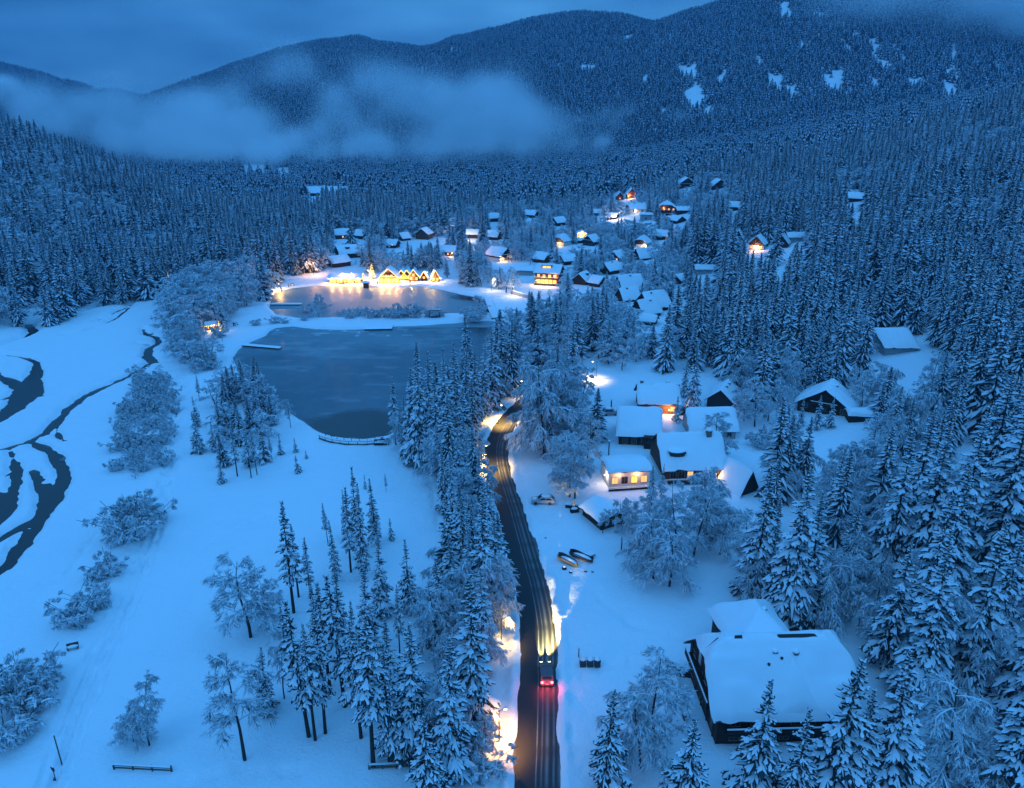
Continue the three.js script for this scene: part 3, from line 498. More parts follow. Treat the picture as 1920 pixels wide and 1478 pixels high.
// local axes: the ridge runs along x, gables at +-x, eaves at +-z
function house(o) {
  const { r: rp, L, span, h, rise, yaw = 0, hip = 0, wall = M.timber, snow = .45, over = .7, lower = null, label, category = 'house', name = 'chalet', group } = o, hs = span / 2;
  const q0 = ground(rp[0], rp[1], (a, b) => baseH(a, b) + h + rise - .15), x = q0[0], z = q0[2], y0 = baseH(x, z) - .15;
  const g = thing(name, label, category, [x, y0, z], yaw * RAD, group), rnd = rng(Math.round(rp[0] * 7 + rp[1]));
  const hw = L / 2, hipT = hip * rise, gableTop = rise - hipT;                     // a half hip cuts the gable at this height
  const shape = new THREE.Shape(); const cut = hs * (1 - gableTop / rise);
  shape.moveTo(-hs, -.8); shape.lineTo(hs, -.8); shape.lineTo(hs, h); if (cut > .05) { shape.lineTo(cut, h + gableTop); shape.lineTo(-cut, h + gableTop); } else shape.lineTo(0, h + rise); shape.lineTo(-hs, h); shape.closePath();
  part('wall', new THREE.ExtrudeGeometry(shape, { depth: L, bevelEnabled: false }).translate(0, 0, -hw).rotateY(Math.PI / 2), wall, g);
  if (lower) part('plinth', box(L + .12, lower[1] + .8, span + .12, 0, lower[1] / 2 - .4, 0), lower[0], g);
  const pitch = rise / hs, RL = hw + over, RS = hs + over;
  const roofY = (u, v) => { const a = h + rise - Math.abs(v) * RS * pitch, e = h + rise - hipT - pitch * 1.05 * (Math.abs(u) * RL - hw - over * .2) * (hip ? 1 : 0); return hip ? Math.min(a, e + (RL - Math.abs(u) * RL) * 0) : a; };
  function slab(nu, nv, bot, top, inset) {
    const m = new MB(), ids = [[], []];
    for (let s = 0; s < 2; s++) for (let i = 0; i <= nu; i++) for (let j = 0; j <= nv; j++) { const u = (i / nu * 2 - 1), v = (j / nv * 2 - 1); const jx = inset > 1 ? 1 + .022 * noise(v * RS * .9, rp[0] + u) : 1, jz = inset > 1 ? 1 + .028 * noise(u * RL * .8, rp[0] + v + 5) : 1; ids[s].push(m.v(u * RL * inset * jx, s ? top(u, v) : bot(u, v), v * RS * inset * jz)); }
    const at = (s, i, j) => ids[s][i * (nv + 1) + j];
    for (let i = 0; i < nu; i++) for (let j = 0; j < nv; j++) { m.q(at(1, i, j), at(1, i, j + 1), at(1, i + 1, j + 1), at(1, i + 1, j)); m.q(at(0, i, j), at(0, i + 1, j), at(0, i + 1, j + 1), at(0, i, j + 1)); }
    for (let i = 0; i < nu; i++) { m.q(at(0, i, 0), at(1, i, 0), at(1, i + 1, 0), at(0, i + 1, 0)); m.q(at(0, i + 1, nv), at(1, i + 1, nv), at(1, i, nv), at(0, i, nv)); }
    for (let j = 0; j < nv; j++) { m.q(at(0, 0, j + 1), at(1, 0, j + 1), at(1, 0, j), at(0, 0, j)); m.q(at(0, nu, j), at(1, nu, j), at(1, nu, j + 1), at(0, nu, j + 1)); }
    return m.geo();
  }
  const big = o.big ? 2 : 1;
  const roof = part('roof', slab(8, 8, (u, v) => roofY(u, v) + .02, (u, v) => roofY(u, v) + .2, 1), M.board, g);
  const thick = (u, v) => snow * Math.pow(Math.max(0, 1 - Math.pow(Math.abs(u), 9 * big)), .5) * Math.pow(Math.max(0, 1 - Math.pow(Math.abs(v), 9 * big)), .5) * (1 + .3 * noise(u * RL * .6 + rp[0], v * RS * .6) + .2 * noise(u * RL * .2 + rp[0], v * RS * .25 + 4) + (o.big ? .3 * noise(u * RL * .12, v * RS * 1.25) : 0)) * (o.bareRidge && Math.abs(v) < .07 && noise(u * 4 + rp[0], 1) < o.bareRidge ? .02 : 1);
  part('snow_cover', slab(22 * big, 22 * big, (u, v) => roofY(u, v) + .16, (u, v) => roofY(u, v) + .205 + thick(u, v) - .12 * snow * Math.exp(-v * v * 60), 1.008), M.roofSnow, roof);
  for (const [cx, cz, ch = 1.1, cw = .7] of o.chimneys ?? []) { const y = h + rise - Math.abs(cz) * pitch, c = part('chimney', [box(cw, ch + 1, cw, cx, y + ch / 2 - .3, cz), box(cw + .16, .12, cw + .16, cx, y + ch + .24, cz)], M.brick, g); part('snow_cap', new THREE.SphereGeometry(cw * .72, 10, 6, 0, 7, 0, 1.6).scale(1, .75, 1).translate(cx, y + ch + .3, cz), M.roofSnow, c); }
  // windows: [face, count, sill height, width, height, lit pattern]; faces: f front eave wall (+z), b back, l gable at -x, r gable at +x
  for (const [face, n, sill, w, wh, lit = '', spanUse = .8, shift = 0] of o.windows ?? []) for (let k = 0; k < n; k++) {
    const along = face === 'f' || face === 'b', len = (along ? L : span) * spanUse, s = (n === 1 ? 0 : (k / (n - 1) - .5) * (len - w)) + shift, ry = { f: 0, b: Math.PI, l: -Math.PI / 2, r: Math.PI / 2 }[face], out = (along ? hs : hw) + (lower && sill < lower[1] ? .06 : 0);
    const pos = new THREE.Vector3(s, sill + wh / 2, out + .01).applyAxisAngle(new THREE.Vector3(0, 1, 0), ry), put = (geo) => geo.rotateY(ry).translate(pos.x, pos.y, pos.z), t = .09;
    const f = part('window', [box(w + 2 * t, t, .1, 0, wh / 2 + t / 2, 0), box(w + 2 * t, t, .14, 0, -wh / 2 - t / 2, .02), box(t, wh, .1, -w / 2 - t / 2, 0, 0), box(t, wh, .1, w / 2 + t / 2, 0, 0), box(.05, wh, .07, 0, 0, 0)].map(put), M.frame, g), c = lit[k % lit.length];
    part(c === 'L' || c === 'D' ? 'window_light' : 'pane', put(box(w, wh, .04)), c === 'L' ? M.lit : c === 'D' ? M.dim : M.glass, f);
  }
  for (const [face, y, dep = 1.1, use = 1] of o.balconies ?? []) {
    const len = (face === 'f' ? L : span) * use, ry = { f: 0, l: -Math.PI / 2, r: Math.PI / 2 }[face], out = face === 'f' ? hs : hw, put = (geo) => geo.translate(0, y, out).rotateY(ry);
    const b = part('balcony', [put(box(len, .14, dep, 0, 0, dep / 2)), put(box(len, .1, .08, 0, 1, dep - .05)), put(box(len, .5, .04, 0, .5, dep - .05)), put(box(.06, 1, .06, -len / 2 + .03, .5, dep - .05)), put(box(.06, 1, .06, len / 2 - .03, .5, dep - .05)), put(box(.06, 1, .06, 0, .5, dep - .05))], o.balconyMat ?? M.timber, g);
    part('snow_cap', put(box(len, .14, .16, 0, 1.12, dep - .05)), M.roofSnow, b);
  }
  if (o.door) { const [face, s, mat = M.brown] = o.door, along = face === 'f', ry = { f: 0, l: -Math.PI / 2, r: Math.PI / 2 }[face], out = (along ? hs : hw) + (lower ? .07 : .01), put = (geo) => geo.translate(s, 0, out).rotateY(ry), d = part('door', put(box(1, 2.1, .08, 0, 1.05, 0)), mat, g); part('handle', put(box(.12, .04, .08, .38, 1.05, .06)), M.metal, d); }
  if (o.dormer) { const [dx, dw, dv, lit] = o.dormer, dz = dv * hs, y = h + rise - dv * rise, d = part('dormer', box(dw, 1.7, 2.4, dx, y + .5, dz - .9), wall, g); for (const s of [-1, 1]) part(lit ? 'window_light' : 'pane', box(dw * .42, 1.1, .06, dx + s * dw * .23, y + .62, dz + .31), lit ? M.lit : M.glass, d); const dr = part('dormer_roof', box(dw + .5, .16, 3, dx, y + 1.5, dz - .9, 0, 0, .12), M.board, g); part('snow_cover', new THREE.SphereGeometry(1, 14, 8, 0, 7, 0, 1.571).scale((dw + .5) * .56, .45, 1.6).translate(dx, y + 1.56, dz - .9), M.roofSnow, dr); }
  if (o.strings) {          // chains of bulbs along the roof edges
    const pts = [], e = RL + .06, add = (a, b, n) => { for (let i = 0; i <= n; i++) pts.push([lerp(a[0], b[0], i / n), lerp(a[1], b[1], i / n) + .1, lerp(a[2], b[2], i / n)]); };
    const yE = h + rise - RS * pitch + .1, yR = h + rise + .15, st = o.strings;
    if (st.includes('r')) { add([e, yE, -RS], [e, yR, 0], 14); add([e, yR, 0], [e, yE, RS], 14); if (st.includes('w')) for (let k = 1; k < 4; k++) add([hw + .12, h * k / 4, -hs], [hw + .12, h * k / 4, hs], 12); }
    if (st.includes('f')) add([-RL, yE, RS + .06], [RL, yE, RS + .06], Math.round(L * 2)); if (st.includes('l')) { add([-RL, yE, -RS], [-RL, yE, RS], 10); }
    part('light_string', pts.map(([a, b, c]) => new THREE.OctahedronGeometry(.17).translate(a, b, c)), M.string, g);
  }
  for (const [lx, ly, lz, cd = 60, color = WARM, mat = M.bulb] of o.lamps ?? []) { const p = new THREE.Vector3(lx, ly, lz).applyAxisAngle(new THREE.Vector3(0, 1, 0), yaw * RAD).add(g.position); const f = part('wall_or_added_lamp', [box(.08, .3, .12, lx, ly + .3, lz)], M.metal, g); part('bulb', new THREE.SphereGeometry(.16, 10, 8).translate(lx, ly, lz), mat, f); lampLight(color, cd, p.toArray(), 8); }  // some of these lamps are added only to widen the lodge and village glow
  g.updateMatrixWorld(true);
  const dep = proj(x, y0, z)[2], R = Math.hypot(L, span) / 2; footprints.push([x, z, Math.max(hw, hs) + 2.2]);
  { const c = proj(x, y0 + h + rise, z), b = proj(x, y0, z + span * .45), w = R * F / dep * (dep > 260 ? .6 : .78); keepOpen.push([c[0] - w, c[1] - 4, c[0] + w, lerp(b[1], c[1], o.open ?? .45) + (o.openY ?? 0), dep]); }
  if (o.mark) landmarks.push([o.mark, x, z]);
  return g;
}
const V1 = 'houses of the village on the slope';
house({ r: [1452, 1192], L: 17.4, span: 13.4, h: 4.9, rise: 6.4, yaw: 2, hip: .3, snow: .62, over: .8, big: 1, bareRidge: .25, wall: M.timber, mark: 'the big guesthouse', name: 'guesthouse', category: 'guesthouse', label: 'big dark timber guesthouse with a half-hipped snowy roof beside the road', windows: [['l', 3, 1, 1.1, 1.3], ['l', 3, 3.8, 1.1, 1.3], ['f', 6, 3, 1.1, 1.3], ['f', 5, .7, 1.2, 1.5]], balconies: [['l', 4.4, 1.2, .8], ['f', 2.4, 1.2, .9]], chimneys: [[-.5, 1.9, .6, .5], [2.2, 2, .6, .55]], door: ['l', -3], openY: -60 });
{ const g = scene.children.at(-1), hs = 6.7, h = 4.9, rise = 6.4, y = (z) => h + rise - z / hs * rise;
  for (const [x, z] of [[-1.6, 3.1], [.2, 2.6], [1.2, 5.4]]) part('roof_vent', [cyl(.14, .14, .9, x, y(z) + .1, z), cyl(.2, .2, .12, x, y(z) + 1, z)], M.board, g);
  const m = new MB(), a = m.v(1.6, y(2.4) + .85, 2.4), b = m.v(-1.2, y(7) + .75, 7.1), c = m.v(4.4, y(7) + .75, 7.1), d = m.v(1.6, y(6.7) + 2.1, 6.9), e = m.v(1.6, y(7.3), 7.3); m.t(a, b, d); m.t(a, d, c); m.t(b, e, d); m.t(d, e, c); part('dormer_snow', m.geo(), M.roofSnow, g);
  for (let k = 0; k < 4; k++) part('panel', box(.08, 2.3, 1.1, -8.74, 3.4 + (k % 2) * 3, -4.4 + k * 2.6 - (k % 2) * .4), M.pale, g);
  for (let k = 0; k < 5; k++) part('beam', box(.12, 9 - Math.abs(k - 2) * 1.4, .2, -8.76, 4.5 - Math.abs(k - 2) * .7, -5.4 + k * 2.7), M.board, g); }
house({ r: [1418, 1138], L: 9, span: 8.5, h: 5.6, rise: 3.6, yaw: -84, hip: .9, snow: .55, wall: M.timber, name: 'annex', category: 'house', label: 'low hipped annex under thick snow just behind the big guesthouse', chimneys: [[.5, -1, .6, .5]], windows: [['r', 2, 2.5, 1, 1.1]] });
house({ r: [1478, 1161], L: 2.6, span: 2.2, h: 1.7, rise: .5, yaw: 20, snow: .4, over: .3, wall: M.red, name: 'shed', category: 'shed', label: 'tiny dark red shed tucked behind the hipped annex', open: .3 });
house({ r: [1291, 814], L: 13.2, span: 13.5, h: 3.6, rise: 5, yaw: 3, snow: .55, wall: M.brown, lower: [M.plaster, 1], mark: 'the long chalet with the stone chimney', label: 'long chalet with wide snowy roof, stone chimney and dormer, porch lamp burning', chimneys: [[4.3, .8, 1.5, 1.1]], dormer: [-3.6, 3.2, .72], windows: [['f', 6, 1.2, 1.2, 1.5, '--D-D-']], balconies: [['f', .4, 1.3, .9]], lamps: [[4.4, 2.3, 7.5, 20, GOLD]], door: ['f', 1.5], open: .12 });
house({ r: [1173, 864], L: 9, span: 7, h: 4, rise: .8, yaw: 8, snow: .5, over: .5, wall: M.plaster, mark: 'the lit bay-windowed wing', name: 'house_wing', category: 'house', label: 'low white-walled wing with bright bay windows beside the long chalet', windows: [['f', 4, 1.2, 1.3, 1.5, 'D-LD', .86]], balconies: [['f', 0, 1.6, 1.1]], lamps: [[-5, 2.6, 1.8, 16, COOL, M.white], [1.5, 3.4, 4.2, 14, WARM], [-2.5, 3.4, 4.2, 10, WARM]], open: .1 });
house({ r: [1199, 767], L: 9.6, span: 11.6, h: 3, rise: 4.4, yaw: -7, snow: .6, wall: M.timber, mark: 'the chalet with the glazed porch', label: 'dark chalet under a deep tilted snow roof with a black glazed porch', windows: [['f', 4, .6, 1, 1.7]], door: ['f', 2], open: .1 });
{ const g = scene.children.at(-1); part('porch', [box(3.6, 3, .2, 3, 1.5, 7.6), box(.2, 3, 1.8, 4.7, 1.5, 6.7), box(.2, 3, 1.8, 1.3, 1.5, 6.7), box(3.8, .16, 2.2, 3, 3.05, 6.7)], M.timber, g); }
house({ r: [1234, 722], L: 10.2, span: 9.4, h: 3.4, rise: 3.3, yaw: -3, snow: .55, bareRidge: .3, wall: M.brown, mark: 'the two-chimney brown cabin', label: 'brown cabin with two capped chimneys and a lit porch at its foot', chimneys: [[-4.4, -.2, 1, .8], [2.6, -.7, 1, .8]], lamps: [[2.4, 1.9, 6.1, 70, WARM]], windows: [['f', 3, 1, 1, 1.2, '--D']], open: .05 });
{ const g = scene.children.at(-1); }
house({ r: [1332, 768], L: 11, span: 9.6, h: 2.8, rise: 3.4, yaw: 0, snow: .6, wall: M.grey, mark: 'the plain grey cottage', label: 'plain grey cottage hidden to the eaves by snow behind the long chalet', windows: [['f', 2, 1, 1, 1.2]], open: .1 });
house({ r: [1388, 872], L: 6.4, span: 5.4, h: .25, rise: 5.2, yaw: -62, snow: .4, over: .5, wall: M.board, mark: 'the black A-frame hut', name: 'hut', category: 'hut', label: 'small black A-frame hut with one snowy roof slope', open: 0 });
house({ r: [1133, 946], L: 6.6, span: 5.6, h: 2.2, rise: 1.3, yaw: -62, snow: .5, wall: M.timber, mark: 'the carport by the parking yard', name: 'carport', category: 'shed', label: 'dark open-fronted carport with a sloping snow roof by the yard', open: .1, windows: [['r', 1, .3, 3.4, 1.7]] });
house({ r: [1556, 722], L: 8.5, span: 13, h: 2.3, rise: 4.4, yaw: 58, snow: .55, over: 1.1, bareRidge: -.1, wall: M.timber, mark: 'the wide-gabled cabin', label: 'wide-gabled dark cabin with overhanging roof alone above the snowfield', chimneys: [[1, 1.6, .7, .7]], windows: [['l', 3, .8, 1.1, 1.3]], balconies: [['l', 2.2, 1, .5]], open: .3 });
house({ r: [1612, 771], L: 5.6, span: 4, h: 1.7, rise: .6, yaw: -9, snow: .8, over: .4, wall: M.timber, mark: 'the small snow-heaped shed', name: 'shed', category: 'shed', label: 'small shed heaped with snow at the end of the snowfield', open: .1 });
house({ r: [1360, 722], L: 9, span: 7, h: 2.4, rise: 3, yaw: 62, snow: .5, wall: M.board, mark: 'the half-hidden black-gabled cabin', label: 'half-hidden cabin with a black gable among frosted trees', chimneys: [[1.5, .8, .7, .6], [-1.5, .7, .7, .6]], open: .45 });
house({ r: [1671, 618], L: 9.5, span: 17, h: 2, rise: 3.2, yaw: -2, snow: .5, wall: M.grey, mark: 'the broad barn in the forest', name: 'barn', category: 'barn', label: 'broad barn roof deep in the hillside forest, smooth with snow', open: .05 });
house({ r: [1180, 516], L: 11, span: 9, h: 2.2, rise: 5.2, yaw: 24, snow: .4, mark: 'the tallest steep-roofed chalet', label: 'tall steep-roofed chalet with a dark gable above the lake road', chimneys: [[0, .6, .6]], windows: [['l', 2, .8, .9, 1.1, '-D']], balconies: [['l', 2.3, 1, .7]], group: V1 });
house({ r: [1178, 540], L: 8, span: 6.6, h: 1.8, rise: 3.8, yaw: 24, snow: .4, label: 'smaller steep-roofed chalet standing right in front of the tallest one', chimneys: [[-1, .5, .6]], group: V1 });
house({ r: [1226, 547], L: 10.5, span: 10, h: 2.3, rise: 5, yaw: 28, snow: .4, mark: 'the twin-gabled chalet', label: 'chalet with a long white roof and skylight line above the twin gables', chimneys: [[-2, .7, .6]], windows: [['l', 2, .7, .9, 1.1]], group: V1 });
house({ r: [1213, 562], L: 8.5, span: 8, h: 2, rise: 4.2, yaw: 28, snow: .4, label: 'lower front gable house joined to the twin-gabled chalet', chimneys: [[1, .8, .6]], windows: [['l', 2, .7, .9, 1.1]], balconies: [['l', 2, .9, .7]], group: V1 });
house({ r: [1216, 591], L: 6, span: 5, h: 2, rise: 1.5, yaw: -25, snow: .5, name: 'garden_shed', category: 'shed', label: 'garden shed with dark open side below the twin-gabled chalet' });
house({ r: [1323, 498], L: 9.5, span: 6.5, h: 2.4, rise: 1.2, yaw: -2, snow: .5, wall: M.grey, mark: 'the flat-roofed grey cabin', label: 'low flat-roofed grey cabin alone among the hillside trees', chimneys: [[0, 0, .6]], open: .2 });
house({ r: [1274, 515], L: 5, span: 5, h: 2.2, rise: 1.8, yaw: 45, snow: .55, name: 'hut', category: 'hut', label: 'little hut with a rounded snow cap below the flat-roofed cabin', open: .3 });
house({ r: [1146, 492], L: 9, span: 7, h: 2.6, rise: 3, yaw: 40, snow: .45, label: 'cabin with a small chimney half buried in white gardens', chimneys: [[0, .5, .7]], group: V1 });
house({ r: [1093, 511], L: 8.5, span: 7, h: 2.2, rise: 3, yaw: 62, snow: .5, label: 'cottage with a skylight in its steep white roof behind the lit hotel', dormer: [1, 1.6, .6], group: V1 });
house({ r: [1121, 518], L: 5.5, span: 6, h: 2.2, rise: 2.4, yaw: -42, snow: .45, label: 'tiny cottage squeezed between two snowy cottages', group: V1 });
house({ r: [1030, 496], L: 11.5, span: 9.5, h: 6, rise: 3, yaw: -16, snow: .35, wall: M.brown, mark: 'the lit hotel', name: 'hotel', category: 'hotel', label: 'brightly lit three-storey hotel with balconies near the lake head', dormer: [-.6, 4.4, .5, true], windows: [['f', 5, .7, 1.5, 1.9, 'LLLLL'], ['f', 4, 3.6, 1.2, 1.5, 'LDLD']], balconies: [['f', 3, 1.5, 1], ['f', .2, 2.2, 1]], lamps: [[-4.6, 2.4, 6.6, 90, GOLD], [0, 2.4, 7.2, 140, GOLD], [4, 5, 6.4, 60, WARM]], open: 0, openY: 4 });
house({ r: [984, 503], L: 8.5, span: 6.5, h: 2.6, rise: .6, yaw: -10, snow: .5, wall: M.grey, name: 'hotel_annex', category: 'house', label: 'flat snowy annex attached to the lit hotel', open: .3 });
house({ r: [936, 464], L: 11, span: 10.5, h: 3.2, rise: 3.6, yaw: -42, snow: .4, wall: M.timber, mark: 'the big dark-gabled chalet', label: 'big chalet with dark gable and one lit corner window', windows: [['r', 4, .8, 1, 1.3, '---L'], ['r', 2, 3.6, .9, 1.1]], lower: [M.plaster, 2], lamps: [[6.2, 2, 4.2, 80, GOLD]], balconies: [['r', 2.8, 1, .8]], open: .1 });
house({ r: [1017, 474], L: 8.6, span: 8, h: 2.4, rise: 2.6, yaw: -42, snow: .45, label: 'wide-roofed cabin with a plain black gable behind the lit hotel', open: .2 });
house({ r: [1053, 440], L: 9, span: 9, h: 3.2, rise: 3.2, yaw: 55, hip: .35, snow: .45, wall: M.timber, lower: [M.plaster, 2.4], mark: 'the half-hipped lit chalet', label: 'half-hipped chalet with a warmly lit ground floor', windows: [['l', 3, .7, 1.1, 1.2, 'DLD']], lamps: [[-5.4, 2.3, 1.5, 70, WARM]], open: .1 });
house({ r: [1110, 441], L: 8, span: 7.6, h: 3, rise: 3, yaw: 50, snow: .45, mark: 'the black-gabled village chalet', label: 'dark chalet with slatted balcony under a bright roof slope', windows: [['l', 3, .6, 1, 1.1]], balconies: [['l', 2.6, 1, .9]], open: .15 });
house({ r: [1086, 448], L: 5, span: 5, h: 1.8, rise: .7, yaw: 8, snow: .5, name: 'shed', category: 'shed', label: 'low flat shed joined to the slatted-balcony chalet', open: .3 });
house({ r: [1091, 432], L: 5.5, span: 6, h: 3, rise: 1.6, yaw: -90, snow: .4, wall: M.plaster, mark: 'the bright yellow-lit house', label: 'house whose pale front glows bright yellow above the dark chalets', windows: [['r', 3, .8, 1.1, 1.7, 'LLL']], lamps: [[3.4, 2.6, 1, 160, GOLD], [3.6, 2.4, -2, 60, GOLD]], open: .1 });
house({ r: [1205, 443], L: 8.5, span: 8, h: 2.8, rise: 3.2, yaw: 62, hip: .35, snow: .45, mark: 'the chalet with the pink porch lamp', label: 'half-hipped dark chalet with a pink-white porch lamp', lower: [M.plaster, 1.8], windows: [['l', 2, .7, .9, 1.1]], lamps: [[-4.9, 2, 3, 70, COOL, M.white]], open: .15 });
house({ r: [1208, 466], L: 9.5, span: 7, h: 1.8, rise: 4, yaw: 26, snow: .45, label: 'steep-roofed cabin just below the chalet with the porch lamp', open: .35 });
house({ r: [1196, 381], L: 14, span: 10, h: 2.8, rise: 3.6, yaw: 14, hip: .35, snow: .4, wall: M.plaster, lower: null, mark: 'the white-walled farmhouse', label: 'white-walled farmhouse with a broad half-hipped roof and cross gable', chimneys: [[-3, .6, .8], [3, .6, .8]], windows: [['f', 4, .9, .9, 1.1, '-D-']], lamps: [[-4, 2.2, 6, 40, COOL, M.white]] });
house({ r: [1251, 377], L: 12, span: 13.5, h: 4.6, rise: 4.4, yaw: 78, hip: .4, snow: .4, wall: M.brown, mark: 'the upper balconied chalet', label: 'large brown chalet with two rows of balconies and a glowing upper window', windows: [['l', 4, .6, 1.1, 1.3], ['l', 4, 3.3, 1.1, 1.3, '-DDD']], balconies: [['l', 2.6, 1.1, .9], ['l', .2, 1.4, 1.1]], chimneys: [[0, 1, .8]], lamps: [[-6.7, 5, -2, 26, WARM]] });
house({ r: [1281, 388], L: 9, span: 7, h: 2.6, rise: 1.8, yaw: 2, snow: .45, name: 'house_wing', category: 'house', label: 'low wing with three chimneys joined to the upper balconied chalet', chimneys: [[-3, .5, .7, .5], [0, .5, .7, .5], [2.6, .5, .7, .5]] });
house({ r: [1212, 400], L: 8, span: 5, h: 4, rise: .7, yaw: -12, snow: .4, wall: M.grey, name: 'garage', category: 'garage', label: 'pale block-shaped garage with a flat snow roof in the village yard', windows: [['f', 1, 1, .9, 1]], open: .05 });
house({ r: [1270, 405], L: 8, span: 8, h: 2, rise: 2.4, yaw: -58, snow: .4, label: 'dark low cabin with a single pale roof edge below the upper chalet' });
house({ r: [1162, 360], L: 7, span: 5.6, h: 3.2, rise: 3, yaw: -90, snow: .4, wall: M.red, label: 'narrower red cabin of the lit pair at the top of the village', windows: [['r', 1, .8, .9, 1.1, 'D']], group: 'pair of red cabins above the village' });
house({ r: [1184, 353], L: 8, span: 7.4, h: 3.6, rise: 4, yaw: -90, snow: .4, wall: M.red, mark: 'the lit red cabin', label: 'wider red cabin with glowing windows at the top of the village', windows: [['r', 3, .9, 1, 1.2, 'D-L']], lamps: [[4.6, 2.3, 2.2, 150, WARM], [4.6, 2.2, -5, 130, WARM]], group: 'pair of red cabins above the village', open: .1 });
house({ r: [1287, 333], L: 10, span: 15, h: 2.4, rise: 5, yaw: -88, snow: .45, mark: 'the broad upper chalet', label: 'broad dark-gabled chalet at the upper edge of the forest', windows: [['r', 4, .5, 1.1, 1.2]], balconies: [['r', 2, 1, .9]] });
house({ r: [1347, 336], L: 9, span: 12, h: 2.4, rise: 4.4, yaw: -80, snow: .45, mark: 'the uppermost small chalet', label: 'small dark chalet higher in the forest beside the broad one', windows: [['r', 2, .6, 1, 1.2, '-D']], open: .4 });
house({ r: [1119, 393], L: 8, span: 6, h: 2.4, rise: 2, yaw: 2, snow: .45, label: 'cabin with a level white roof at the outer side of the village yard' });
house({ r: [1149, 400], L: 7, span: 5.6, h: 2.2, rise: 2, yaw: -32, snow: .45, label: 'small gabled cabin beside the village yard lamp', lamps: [[2.5, 2.4, 3.6, 150, COOL, M.white]] });
house({ r: [886, 431], L: 8, span: 7, h: 3, rise: 2.2, yaw: -10, snow: .45, mark: 'the pillared cabin', label: 'cabin with dark ground floor beside the pink-glowing lane lamp', open: .1 });
house({ r: [926, 433], L: 8, span: 9, h: 2.4, rise: 3, yaw: -24, snow: .5, label: 'cabin showing only one steep white roof slope between spruces' });
house({ r: [926, 400], L: 9, span: 8, h: 3, rise: 3, yaw: 12, hip: .35, snow: .45, label: 'half-hipped dark cabin far up at the forest edge', chimneys: [[4, 0, .8]] });
house({ r: [995, 395], L: 10, span: 8, h: 2.6, rise: 2.6, yaw: -28, snow: .5, label: 'far cabin with a broken white roof line among frosted trees', chimneys: [[0, .5, .7]] });
house({ r: [795, 428], L: 8, span: 8.4, h: 3.8, rise: 3, yaw: 72, snow: .4, wall: M.brown, mark: 'the tall log cabin', name: 'cabin', label: 'tall log cabin with a sharp gable on the slope behind the lodge', windows: [['l', 2, 1, .9, 1.1]], open: .1 });
house({ r: [757, 437], L: 6, span: 6, h: 2, rise: 2.6, yaw: 42, snow: .45, name: 'cabin', label: 'low gabled cabin on the slope, smaller neighbour of the log cabin', open: .2 });
house({ r: [655, 460], L: 14, span: 12, h: 3, rise: 3.4, yaw: 26, snow: .45, mark: 'the old farm behind the lodge', name: 'farmhouse', category: 'house', label: 'long old farmhouse with two dark dormers behind the lit lodge', dormer: [-2, 2, .55], windows: [['l', 2, 1, 1, 1.2]], open: .2 });
house({ r: [633, 480], L: 10, span: 9, h: 2.6, rise: 2.6, yaw: 40, snow: .45, name: 'barn', category: 'barn', label: 'dark barn below the old farmhouse', open: .3 });
house({ r: [1386, 431], L: 7, span: 5.6, h: 1.6, rise: 4.6, yaw: 70, snow: .4, label: 'slim dark A-shaped cabin uphill of the lit forest cabin', group: 'row of cabins in the hillside forest' });
house({ r: [1423, 441], L: 9, span: 7.5, h: 3.2, rise: 3.8, yaw: 62, snow: .45, mark: 'the lit forest cabin', wall: M.timber, lower: [M.plaster, 2.4], label: 'gabled forest cabin with a lit ground floor and white surroundings', windows: [['l', 2, .8, 1, 1.2, 'DL'], ['l', 1, 3.4, 1, 1.3]], lamps: [[-5.2, 2, .5, 130, WARM]], group: 'row of cabins in the hillside forest', open: .02 });
house({ r: [1469, 440], L: 8, span: 6.2, h: 2.4, rise: 3.6, yaw: 64, snow: .4, label: 'dark-gabled cabin downhill of the lit forest cabin', windows: [['l', 1, 2.6, .9, 1.1]], group: 'row of cabins in the hillside forest' });
house({ r: [1598, 362], L: 13, span: 9, h: 2.4, rise: 2.4, yaw: -35, snow: .5, mark: 'the lone cabin on the hill', label: 'lone rounded white roof in a gap high in the hillside forest', open: .1 });
house({ r: [590, 356], L: 9, span: 7, h: 3, rise: 2.6, yaw: 10, snow: .4, name: 'farmhouse', category: 'house', label: 'tiny far farmhouse in the distant valley clearing' });
house({ r: [1377, 379], L: 9, span: 8, h: 2.6, rise: 2.6, yaw: -22, snow: .5, label: 'snow-roofed cabin just uphill from the lit forest cabin', open: .3 });
house({ r: [1493, 437], L: 9, span: 6.5, h: 2.4, rise: 1.6, yaw: 2, snow: .5, wall: M.grey, label: 'low grey cabin at the downhill end of the forest cabin row', open: .2 });
house({ r: [641, 430], L: 9, span: 8, h: 3, rise: 2.8, yaw: 16, snow: .5, label: 'cabin with a bright roof among spruces above the old farm', windows: [['f', 3, 1, .9, 1.1, '-D-']], open: .2 });
house({ r: [677, 432], L: 8, span: 7, h: 2.6, rise: 2.6, yaw: -30, snow: .5, label: 'steep white roof behind trees uphill of the old farm', open: .3 });
house({ r: [735, 450], L: 7, span: 6, h: 2.4, rise: 2.2, yaw: -20, snow: .5, label: 'low cabin between the old farm and the log cabin', lamps: [[2, 2.2, 3.6, 70, WARM]], open: .2 });
house({ r: [1064, 478], L: 8, span: 7, h: 2.6, rise: 2.4, yaw: 30, snow: .5, label: 'cottage among frosted gardens between the lit hotel and the half-hipped chalet', windows: [['l', 2, .8, .9, 1.1, 'D-']], open: .3, group: V1 });
house({ r: [1158, 470], L: 7.5, span: 7, h: 2.6, rise: 2.8, yaw: 48, snow: .5, label: 'garden cottage below the open snow slope of the village', windows: [['l', 2, .8, .9, 1.1, '-D']], open: .3, group: V1 });
